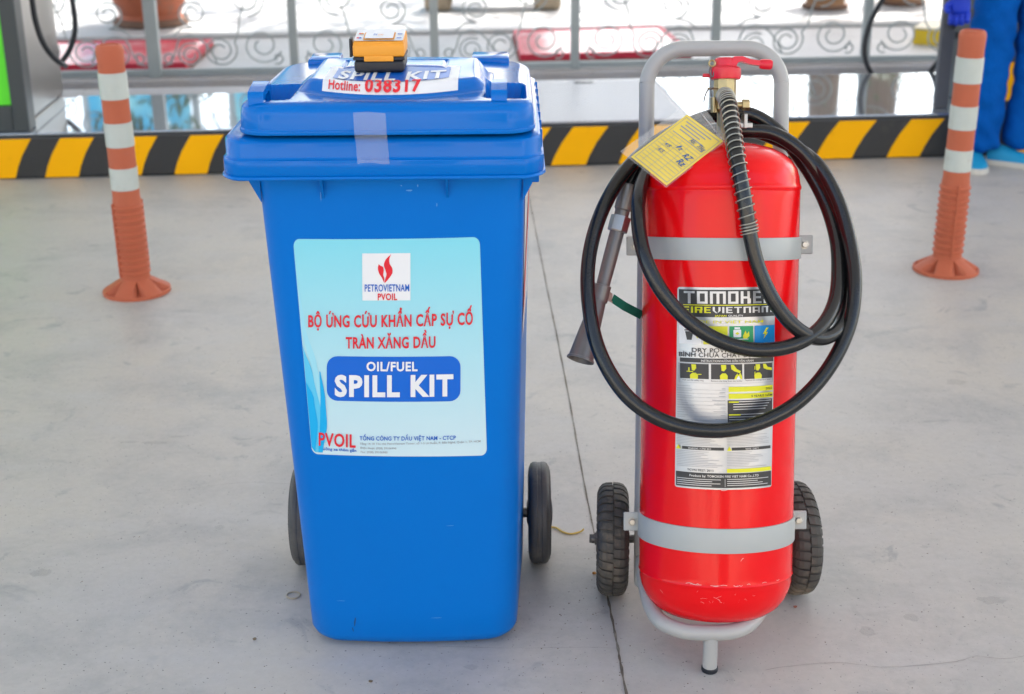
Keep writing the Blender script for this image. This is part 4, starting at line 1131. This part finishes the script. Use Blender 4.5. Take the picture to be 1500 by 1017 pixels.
def ribbon(P, hw_, d, th=.0012):
    V = []; F = []
    for p in P: V += [p+d*hw_+NV*th, p-d*hw_+NV*th, p-d*hw_-NV*th, p+d*hw_-NV*th]
    for i in range(len(P)-1):
        for k in range(4): F.append((4*i+k, 4*i+(k+1) % 4, 4*i+4+(k+1) % 4, 4*i+4+k))
    F += [(0, 1, 2, 3), tuple(len(V)-4+k for k in (3, 2, 1, 0))]
    return V, F
obj('strap_tab', ribbon([s0, s1], .0085, AX), STEEL, nz, smooth=False)
obj('nozzle_strap', ribbon([s1+NV*.001, TP(915, 449, .0), s2], .0075, (AX+SX*.45).normalized()), STRAP, ext, smooth=False)

def block(word, x0, x1, base, cap):
    t = .17; G = {'T': (1, [(0, 0, 1, t), (.37, t, .63, 1)]), 'O': (1, [(0, 0, .27, 1), (.73, 0, 1, 1), (.27, 0, .73, t), (.27, 1-t, .73, 1)]),
     'M': (1.5, [(0, 0, .27, 1), (.27, 0, .615, t), (.615, 0, .885, 1), (.885, 0, 1.23, t), (1.23, 0, 1.5, 1)]), 'K': (1, [(0, 0, .27, 1), (.27, .42, .66, .42+t), (.66, 0, .9, .42+t), (.66, .42+t, 1, 1)]),
     'E': (.85, [(0, 0, .27, 1), (.27, 0, .85, t), (.27, .42, .78, .42+t), (.27, 1-t, .85, 1)]), 'N': (1, [(0, 0, .27, 1), (.27, 0, .73, t), (.73, 0, 1, 1)]),
     'A': (1, [(0, 0, .27, 1), (.27, 0, .73, t), (.27, .55, .73, .55+t), (.73, 0, 1, 1)]), 'I': (.27, [(0, 0, .27, 1)]),
     'V': (1, [(0, 0, .27, .62), (.73, 0, 1, .62)]), 'F': (.85, [(0, 0, .27, 1), (.27, 0, .85, t), (.27, .42, .78, .42+t)]), 'R': (1, [(0, 0, .27, 1), (.27, 0, 1, t), (.73, t, 1, .45), (.27, .45, 1, .45+t*.8), (.6, .45+t*.8, .95, 1)])}
    tot = sum(G[c][0] for c in word)+.22*(len(word)-1); k = (x1-x0)/tot; x = 0; out = []
    for c in word:
        for a, b, c_, d in G[c][1]: out.append(strip2d(x0+(x+a)*k, base-cap*(1-b), x0+(x+c_)*k, base-cap*(1-d), 2))
        if c == 'V': out.append(([(x0+(x)*k, base-cap*.38), (x0+(x+.27)*k, base-cap*.38), (x0+(x+.60)*k, base), (x0+(x+.40)*k, base)], [(0, 1, 2, 3)])); out.append(([(x0+(x+.73)*k, base-cap*.38), (x0+(x+1)*k, base-cap*.38), (x0+(x+.60)*k, base+.01)], [(0, 1, 2)]))
        x += G[c][0]+.22
    return out
# ---- printed sticker round the cylinder; sheet coordinates measured on an enlargement (x 447..815, y 160..955)
wTop = wv(820+640/2.676, 360+166/2.676, CR); wBot = wv(820+622/2.676, 360+957/2.676, CR)
HA = radians(36.8)
def sheet_ang(x, y):
    v = (y-165)/(955-165); xl = 464+(447-464)*v; xr = 818+(800-818)*v
    t = ((x-xl)/(xr-xl))*2-1
    t = max(-1, min(1, t)); return asin(t*sin(HA))+radians(-2.5)
def cs(x, y, l):
    a = sheet_ang(x, y); v = (y-165)/(955-165); w_ = wTop+(wBot-wTop)*v
    return L3((CR+l)*sin(a), w_, (CR+l)*cos(a))
cst = obj('cylinder_sticker', sheet([rgrid2d(0, 0, 354, 792, 9, 30, 12)], lambda x, y, l: cs(x+464-17*(y+2)/790, y+163, l), .0008), SILV, ext)
cst['label'] = 'silver printed instruction sticker on the red cylinder'
def cp(parts, m_, l=.0016, nm='lettering'): return obj(nm, sheet(parts, cs, l), m_, cst, smooth=False, kind='stuff')
def cbox(x0, y0, x1, y1): return strip2d(x0, y0, x1, y1, max(2, int((x1-x0)/16)), 1)
cp([cbox(469, 172, 812, 278), cbox(470, 439, 808, 456), cbox(470, 461, 570, 520), cbox(578, 461, 690, 520), cbox(697, 461, 803, 520),
    cbox(636, 602, 803, 700), cbox(474, 788, 622, 800), cbox(650, 788, 796, 800), cbox(452, 890, 798, 948)], PBLK, .0014, 'black_print')
cp(block('TOMOKEN', 487, 806, 226, 48) + block('VIETNAM', 586, 802, 262, 24) + [text2d('QUALITY', 640, 694, 276, 7, .02)], SILV, .0026)
cp(block('FIRE', 482, 579, 262, 24) + [cbox(484, 230, 806, 233), text2d('JAPAN', 592, 634, 276, 7, .02), text2d('MADE IN VIET NAM', 492, 768, 302, 11, .006),
    cbox(552, 313, 638, 384), cbox(640, 549, 804, 569), cbox(640, 576, 804, 596), cbox(632, 872, 796, 887)], PYEL, .0022)
cp([cbox(469, 313, 545, 384)], WHITE, .0018, 'pictogram_panel')
cp([cbox(644, 313, 731, 384)], PGRN, .0018, 'pictogram_panel')
cp([cbox(736, 313, 813, 384)], PCYA, .0018, 'pictogram_panel')
cp([poly2d([(779, 322), (766, 346), (774, 346), (768, 366), (785, 339), (776, 339), (788, 322)]), poly2d([(692, 352), (702, 330), (706, 345), (714, 334), (716, 352), (706, 362), (694, 362)])], PYEL, .0026, 'pictogram')
cp([poly2d(rrect2d(658, 326, 686, 356, 4, 3)), cbox(662, 317, 682, 324), cbox(668, 362, 712, 365)], WHITE, .0026, 'pictogram')
cp([poly2d([(490, 335), (518, 335), (512, 368), (496, 368)]), cbox(488, 328, 520, 332)], PBLK, .0026, 'pictogram')
cp([poly2d([(526, 352), (532, 342), (538, 352), (532, 362)]), poly2d([(672, 335), (680, 341), (672, 347), (664, 341)])], PYEL, .003, 'pictogram')
# the three instruction pictograms
def man(cx, s):
    return [poly2d([(cx-8*s, 463), (cx+8*s, 463), (cx+9*s, 478), (cx+2, 488), (cx-6*s, 486)]), poly2d([(cx-12, 520), (cx-13, 505), (cx-4, 496), (cx+8, 496), (cx+15, 506), (cx+14, 520)])]
cp(man(518, 1)+man(622, 1.1)+man(746, 1)+[poly2d([(648, 463), (658, 463), (670, 480), (684, 488), (680, 496), (660, 488), (650, 480)]), poly2d([(766, 463), (776, 463), (784, 476), (800, 480), (800, 490), (780, 486), (768, 480)]),
    poly2d([(660, 520), (665, 505), (672, 497), (676, 504), (682, 494), (688, 508), (688, 520)]), cbox(500, 476, 504, 490), cbox(494, 490, 516, 493), cbox(734, 470, 737, 484), cbox(734, 492, 737, 508), cbox(530, 500, 545, 503)], PYEL, .0026, 'pictogram')
cp([poly2d([(668, 520), (672, 510), (676, 506), (680, 512), (682, 520)])], WHITE, .003, 'pictogram')
cp([text2d('DRY POWDER', 512, 690, 415, 16, .012), text2d('BÌNH CHỮA CHÁY BỘT', 468, 742, 434, 17, .012), text2d('2022', 776, 800, 564, 8, .012), text2d('5 YEAR/5 NĂM', 722, 801, 591, 8, .014),
    text2d('TCVN 7027: 2013', 492, 584, 884, 8, .012), text2d('Pull out the safety ring', 480, 552, 528, 5, .004), text2d('Remove the hose from the holder', 578, 690, 529, 5, .004), text2d('Squeeze the extinguisher lever', 700, 796, 527, 5, .004)], PBLK, .0026)
cp([text2d('INSTRUCTION/HƯỚNG DẪN VẬN HÀNH', 544, 730, 452, 8, .016), text2d('WARNING / CẢNH BÁO', 496, 576, 797, 6, .014), text2d('NOTE / CHÚ Ý', 700, 748, 797, 6, .014), text2d('Produce by: TOMOKEN FIRE VIET NAM Co.,LTD', 500, 748, 906, 8.5, .02)] +
   [cbox(656, 606+k*10, 796-(k*37) % 30, 609+k*10) for k in range(4)] + [cbox(640, 656+k*10, 794-(k*29) % 30, 659+k*10) for k in range(4)] +
   [cbox(457, 914+k*8, 610-(k*31) % 60, 916.5+k*8) for k in range(4)] + [cbox(632, 912+k*8, 785-(k*41) % 60, 914.5+k*8) for k in range(4)] + [cbox(624, 912, 625.5, 944)], SILV, .0026, 'small_print')
cp([cbox(640, 606, 676, 611), cbox(640, 656, 682, 661), poly2d([(455, 800), (463, 782), (471, 800)]), poly2d([(633, 800), (641, 782), (649, 800)])], PYEL, .003, 'yellow_mark')
rg = random.Random(5)
tiny = []
for k in range(16): tiny.append(cbox(459, 548+k*9.5, 459+rg.uniform(18, 62), 549.6+k*9.5)); 
for k in range(10): tiny.append(cbox(628-rg.uniform(12, 50), 556+k*15, 628, 558+k*15)); tiny.append(cbox(459, 562+k*15, 630, 562.8+k*15))
for k in range(8): tiny.append(cbox(455, 738+k*6, 600+rg.uniform(-40, 18), 739.6+k*6)); tiny.append(cbox(632, 738+k*6, 770+rg.uniform(-60, 22), 739.6+k*6))
for k in range(10):
    tiny.append(cbox(455, 806+k*6.6, 590+rg.uniform(-50, 28), 807.6+k*6.6)); tiny.append(cbox(632, 806+k*6.4, 770+rg.uniform(-60, 22), 807.6+k*6.4))
tiny += [cbox(467, 458, 805, 459), cbox(467, 535, 805, 536), cbox(466, 459, 467.5, 536), cbox(804, 459, 805.5, 536)]
cp(tiny, PGREY, .0018, 'small_print')

# ---- inspection card in a clear pouch
def quad_sheet(c, v_of, n=10, off=0.0):
    """c: four pixel corners; bends with v_of(s, t)"""
    V = []; F = []
    for j in range(n+1):
        for i in range(n+1):
            s_, t_ = i/n, j/n
            V.append(qpt(c, s_, t_, v_of, off))
    for j in range(n):
        for i in range(n): q = j*(n+1)+i; F.append((q, q+1, q+n+2, q+n+1))
    return V, F
def qpt(c, s_, t_, v_of, off=0.0):
    P0 = [TP(x, y, vpx(x, y)) for (x, y), (a, b) in zip(c, ((0, 0), (1, 0), (1, 1), (0, 1)))]
    A = P0[0].lerp(P0[1], s_); B = P0[3].lerp(P0[2], s_); p = A.lerp(B, t_)
    return p + NV*(.006*sin(pi*s_)*sin(pi*t_*.9)+off)
def vpx(x, y): return .066+.00042*(y-142)
pouch = [(1020, 142), (1067, 204), (976, 275), (908, 222)]
card = [(1006, 168), (1059, 207), (976, 272), (924, 230)]
CLEAR = mat('clear_vinyl', (.85, .84, .80), .12, alpha=.24, var=.1, vs=10, bump=.3, bs=12, spec=.8)
tag_ = thing('inspection_tag', TP(1020, 150, .06), 'yellow inspection card in a clear plastic pouch hanging from the extinguisher valve', 'tag')
obj('clear_pouch', quad_sheet(pouch, None, 10, -.001), CLEAR, tag_)
cdv = None
cd_ = obj('card', quad_sheet(card, None, 10, .003), YCARD, tag_)
# print on the card: sheet x along card width (top edge), y down the card
def cf(x, y, l): return qpt(card, x, y, None, .003+l)
lines = []
def ln(x0, y0, x1, y1, w_=.006):
    dx, dy = x1-x0, y1-y0; L_ = sqrt(dx*dx+dy*dy); nx, ny = -dy/L_*w_/2, dx/L_*w_/2; n = 6
    V = []; F = []
    for k in range(n+1):
        t = k/n; V += [(x0+dx*t+nx, y0+dy*t+ny), (x0+dx*t-nx, y0+dy*t-ny)]
    for k in range(n): F.append((2*k, 2*k+1, 2*k+3, 2*k+2))
    lines.append((V, F))
for a, b, c_, d_ in ((.05, .04, .95, .04), (.05, .96, .95, .96), (.05, .04, .05, .96), (.95, .04, .95, .96)): ln(a, b, c_, d_, .010)
for k in range(11): ln(.07, .36+k*.054, .93, .36+k*.054)
for x in (.20, .42, .62): ln(x, .36, x, .94)
for k in range(4): ln(.12+.05*(k % 2), .09+k*.05, .80-.08*(k % 3), .09+k*.05, .018)
ln(.1, .32, .9, .32, .012)
obj('card_print', sheet(lines, cf, .0008), PGREY, cd_, smooth=False)
obj('handwriting', sheet([text2d('Abc', .50, .66, .30, .06, .01, shear=.4), text2d('35kg', .72, .92, .30, .06, .01, shear=.4), text2d('Đz', .44, .58, .50, .07, .015, shear=.5), text2d('RZ', .68, .90, .54, .08, .02, shear=.5), text2d('Rz', .70, .90, .66, .09, .02, shear=.3), text2d('4/5', .22, .36, .56, .05, .01, shear=.3), text2d('4/5', .22, .36, .68, .05, .01, shear=.3)], cf, .0016), INK, cd_, smooth=False)
obj('pouch_seam', tube([qpt(pouch, s_/8, .07, None, .001) for s_ in range(9)], .0011, 6), CLEAR, tag_)
obj('hanging_loop', tube(catmull([TP(1031, 149, .075), TP(1033, 140, .062), TP(1037, 132, .04), TP(1044, 129, .02)], 6), .0012, 6), DSTEEL, tag_)

# ================================================================== small things on the ground
rp = atz(430, 873)
single('rubber_ring', tube(ringpts(Vector((rp.x, rp.y, .0016)), .0125, 28, Vector((1, 0, 0)), Vector((0, 1.0, 0))), .0014, 6, closed=True), mat('tan_rubber', (.36, .32, .24), .7), 'thin tan rubber ring lying on the concrete left of the blue bin', 'rubber ring', (0, 0, 0))
single('yellow_string', tube(catmull([atz(800, 772, .003), atz(814, 773, .0025), atz(824, 779, .0022), atz(836, 782, .0022), atz(850, 779, .0022), atz(855, 775, .006)], 8), .0019, 6), mat('yellow_string_fibre', (.70, .50, .12), .8), 'short frayed yellow string lying between the bin and the extinguisher', 'string', (0, 0, 0))
def crumb(px, py, r, m_, label, cat, seed):
    c = atz(px, py); bm = bmesh.new(); bmesh.ops.create_icosphere(bm, subdivisions=1, radius=r); rg_ = random.Random(seed)
    V = []
    for v in bm.verts: V.append(Vector((c.x, c.y, r*.45))+Vector((v.co.x*rg_.uniform(.7, 1.4), v.co.y*rg_.uniform(.6, 1.2), max(-r*.44, v.co.z*rg_.uniform(.3, .7)))))
    F = [tuple(v.index for v in f.verts) for f in bm.faces]; bm.free()
    single(name_of[cat], (V, F), m_, label, cat, (0, 0, 0), smooth=False)
name_of = {'pebble': 'pebble', 'leaf scrap': 'leaf_scrap'}
GRV = mat('grey_brown_grit', (.16, .12, .08), .9, var=.4)
crumb(373, 937, .0042, GRV, 'small brown pebble on the concrete near the lower left of the bin', 'pebble', 1)
crumb(543, 999, .0040, GRV, 'small brown pebble in front of the blue bin near the bottom edge', 'pebble', 2)
crumb(870, 841, .0045, mat('orange_dry_leaf', (.50, .22, .04), .8, var=.4), 'orange dried leaf scrap beside the left trolley wheel', 'leaf scrap', 3)
crumb(1165, 890, .0042, mat('red_dry_leaf', (.32, .12, .08), .8, var=.4), 'reddish dried leaf scrap on the ground right of the cylinder', 'leaf scrap', 4)
V = []; F = []
rg = random.Random(11)
for k in range(170):
    px, py = rg.uniform(0, 1500), rg.uniform(560, 1017)
    if rg.random() < .5: px, py = rg.gauss(880, 60), rg.uniform(780, 1010)
    c = atz(px, py); r = rg.uniform(.0006, .0016); o = len(V)
    V += [c+Vector((r, 0, .0003)), c+Vector((0, r*1.2, .0003)), c+Vector((-r, 0, .0003)), c+Vector((0, -r, .0003)), c+Vector((0, 0, r*.9))]
    F += [(o, o+1, o+4), (o+1, o+2, o+4), (o+2, o+3, o+4), (o+3, o, o+4)]
meta(obj('grit', (V, F), GRV, smooth=False), 'scattered dark grit specks on the forecourt concrete', 'grit', kind='stuff')

# ================================================================== THE PERSON
def skin(name, pts, edges, m_, parent, sub=2, disp=0):
    me = bpy.data.meshes.new(name); me.from_pydata([tuple(Vector(p[0])-wloc(parent)) for p in pts], edges, []); o = bpy.data.objects.new(name, me); col.objects.link(o)
    md = o.modifiers.new('s', 'SKIN'); md.use_smooth_shade = True
    for i, p in enumerate(pts):
        r = p[1] if isinstance(p[1], tuple) else (p[1], p[1]); me.skin_vertices[0].data[i].radius = r
    me.skin_vertices[0].data[0].use_root = True
    ms = o.modifiers.new('u', 'SUBSURF'); ms.levels = sub; ms.render_levels = sub
    if disp:
        tx = bpy.data.textures.new('folds', 'CLOUDS'); tx.noise_scale = .16
        dm = o.modifiers.new('d', 'DISPLACE'); dm.texture = tx; dm.strength = disp; dm.mid_level = .5
    dg = bpy.context.evaluated_depsgraph_get(); m2 = bpy.data.meshes.new_from_object(o.evaluated_get(dg)); o.modifiers.clear(); o.data = m2; bpy.data.meshes.remove(me)
    m2.materials.clear(); m2.materials.append(m_)
    for p in m2.polygons: p.use_smooth = True
    if name in ('trousers', 'shirt'):
        for v in m2.vertices:
            x, y, z = v.co; g = sin(z*38+x*30+2.2*sin(x*21+z*13)+y*18)+.6*sin(z*71-x*44+1.7*sin(z*19)+y*25)
            lo_ = 1.0 if (z < .30 or .42 < z < .62) else .55
            v.co += v.normal*(.0065*g*lo_)
        m2.update()
    o.parent = parent; return o
fL = atz(1436, 244); fR = atz(1486, 243)
PC = Vector(((fL.x+fR.x)/2+.02, fL.y+.06, 0))
per = thing('person', (PC.x, PC.y, 0), 'person in blue workwear, blue gloves and turquoise shoes by the kerb', 'person')
hx, hy = PC.x+.06, PC.y+.02
hip = Vector((hx, hy, .93))
hand = onplane(1407, 8, isl(0, -.28, 0), N_)
kL = Vector((fL.x+.005, fL.y+.03, .48)); kR = Vector((fR.x+.04, fR.y+.02, .48))
shL = Vector((hx-.19, hy, 1.40)); shR = Vector((hx+.19, hy, 1.40))
elL = Vector((hand.x-.06, hand.y+.14, hand.z+.38)); elR = shR+Vector((.07, .02, -.30)); hR = elR+Vector((.01, -.05, -.26))
bp = [(hip, (.15, .10)), (hip+Vector((0, 0, .22)), (.13, .09)), (hip+Vector((0, 0, .42)), (.16, .10)), (hip+Vector((0, 0, .55)), .055), (hip+Vector((0, -.01, .64)), .075), (hip+Vector((0, -.01, .74)), .085), (hip+Vector((0, 0, .79)), .05),
      (shL, .05), (elL, .037), (hand+Vector((0, .01, .08)), .024), (shR, .05), (elR, .037), (hR, .024),
      (hip+Vector((-.09, 0, -.08)), .08), (kL, .052), (fL+Vector((0, .04, .08)), .035), (hip+Vector((.09, 0, -.08)), .08), (kR, .052), (fR+Vector((0, .04, .08)), .035)]
be = [(0, 1), (1, 2), (2, 3), (3, 4), (4, 5), (5, 6), (2, 7), (7, 8), (8, 9), (2, 10), (10, 11), (11, 12), (0, 13), (13, 14), (14, 15), (0, 16), (16, 17), (17, 18)]
body_ = skin('body', bp, be, SKIN, per)
hd_ = hip+Vector((0, -.09, .69))
tr = [(hip+Vector((0, 0, .04)), (.165, .12)), (hip+Vector((-.095, 0, -.10)), (.105, .11)), (kL+Vector((0, 0, .22)), .098), (kL, .085), (kL+Vector((0, 0, -.2)), .078), (Vector((fL.x+.005, fL.y+.03, .13)), .074), (Vector((fL.x+.005, fL.y+.02, .055)), .066),
      (hip+Vector((.095, 0, -.10)), (.105, .11)), (kR+Vector((0, 0, .22)), .098), (kR, .085), (kR+Vector((0, 0, -.2)), .080), (Vector((fR.x+.02, fR.y+.03, .13)), .078), (Vector((fR.x+.012, fR.y+.02, .055)), .070)]
skin('trousers', tr, [(0, 1), (1, 2), (2, 3), (3, 4), (4, 5), (5, 6), (0, 7), (7, 8), (8, 9), (9, 10), (10, 11), (11, 12)], TROU, per, 3, .022)
sh = [(hip+Vector((0, 0, .0)), (.175, .125)), (hip+Vector((0, 0, .22)), (.16, .115)), (hip+Vector((0, 0, .44)), (.18, .115)), (hip+Vector((0, 0, .52)), .07),
      (shL, .072), (elL, .056), (hand+Vector((-.005, .03, .14)), .045), (shR, .072), (elR, .056), (hR+Vector((0, 0, .04)), .045)]
skin('shirt', sh, [(0, 1), (1, 2), (2, 3), (2, 4), (4, 5), (5, 6), (2, 7), (7, 8), (8, 9)], TROU, per, 2, .02)
skin('hair', [(hip+Vector((0, .02, .71)), .088), (hip+Vector((0, .0, .76)), .09), (hip+Vector((0, -.02, .80)), .07)], [(0, 1), (1, 2)], HAIR, per)
hc = hip+Vector((0, -.085, .70))
for s_ in (-1, 1):
    obj('eye', lathe([(.001, .011), (.008, .008), (.011, 0), (.008, -.008), (.001, -.011)], 12, Matrix.Translation(hc+Vector((s_*.03, .004, .02)))), WHITE, per)
    skin('ear', [(hip+Vector((s_*.082, 0, .71)), .012), (hip+Vector((s_*.09, .005, .735)), .015)], [(0, 1)], SKIN, per, 1)
skin('nose', [(hc+Vector((0, 0, .015)), .009), (hc+Vector((0, -.014, -.01)), .013)], [(0, 1)], SKIN, per, 1)
obj('mouth', box(hc.x-.022, hc.x+.022, hc.y-.006, hc.y+.004, hc.z-.042, hc.z-.034, .003), mat('lips', (.42, .16, .13), .5), per)
def glove(name, w0, toward):
    """closed hand: palm block with four curled fingers and a thumb"""
    d = Vector((0, 0, -1)); f_ = toward.normalized(); s_ = d.cross(f_).normalized()
    skin(name, [(w0+Vector((0, 0, .05)), .040), (w0, (.036, .030)), (w0+d*.05, (.044, .028)), (w0+d*.085, (.044, .026))], [(0, 1), (1, 2), (2, 3)], GLOVE, per, 2, .006)
    for k in range(4):
        o_ = s_*(.030-.020*k); L_ = (.9, 1.0, .96, .78)[k]
        a = w0+d*.085+o_
        P = [(a-d*.02, .0125), (a+d*.022*L_+f_*.012, .0125), (a+d*.026*L_+f_*.040*L_, .0115), (a+d*.002+f_*.050*L_, .0105)]
        skin('glove_finger', P, [(0, 1), (1, 2), (2, 3)], GLOVE, per, 2)
    t_ = w0+d*.03+s_*.036
    skin('glove_thumb', [(t_-s_*.01, .015), (t_+s_*.016+f_*.015+d*.02, .014), (t_+s_*.006+f_*.040+d*.040, .012)], [(0, 1), (1, 2)], GLOVE, per, 2)
glove('glove', hand+Vector((0, 0, .045)), Vector((-.3, -1, 0)))
glove('glove', hR, Vector((0, -1, 0)))
def shoe(f0, dr):
    d = Vector((dr[0], dr[1], 0)).normalized(); Mx = frame(Vector((f0.x, f0.y, 0)), (0, 0, 1), d)
    V = []; F = []; out = []
    prof = [(-.085, .034, .075), (-.06, .038, .085), (-.02, .040, .080), (.03, .044, .060), (.08, .047, .050), (.12, .044, .042), (.15, .032, .034), (.165, .012, .026)]
    def ring_(x, hw_, h, z0): return [Mx @ Vector((x, hw_*cos(a), z0+(h-z0)*max(0, sin(a))**.7 if sin(a) > 0 else z0)) for a in [pi*k/10 for k in range(11)]]
    for x, h_, hh in prof: V += ring_(x, h_, hh, .022)
    for i in range(len(prof)-1):
        for k in range(10): F.append((i*11+k, i*11+k+1, (i+1)*11+k+1, (i+1)*11+k))
        F.append((i*11+10, i*11, (i+1)*11, (i+1)*11+10))
    F += [tuple(range(11)), tuple(range(77, 88))]
    s_ = obj('shoe', (V, F), SHOE, per)
    V = []; F = []
    for x, h_, hh in prof:
        for z in (.001, .023): V += [Mx @ Vector((x*1.03, h_*1.06, z)), Mx @ Vector((x*1.03, -h_*1.06, z))]
    for i in range(len(prof)-1):
        a = 4*i; b = a+4; F += [(a, b, b+2, a+2), (a+1, a+3, b+3, b+1), (a, a+1, b+1, b), (a+2, b+2, b+3, a+3)]
    F += [(0, 2, 3, 1), (28, 29, 31, 30)]
    obj('sole', (V, F), SOLE, s_, smooth=False)
shoe(Vector((fL.x-.03, fL.y+.02, 0)), (-.15, -1)); shoe(Vector((fR.x-.02, fR.y+.01, 0)), (.8, -.45))
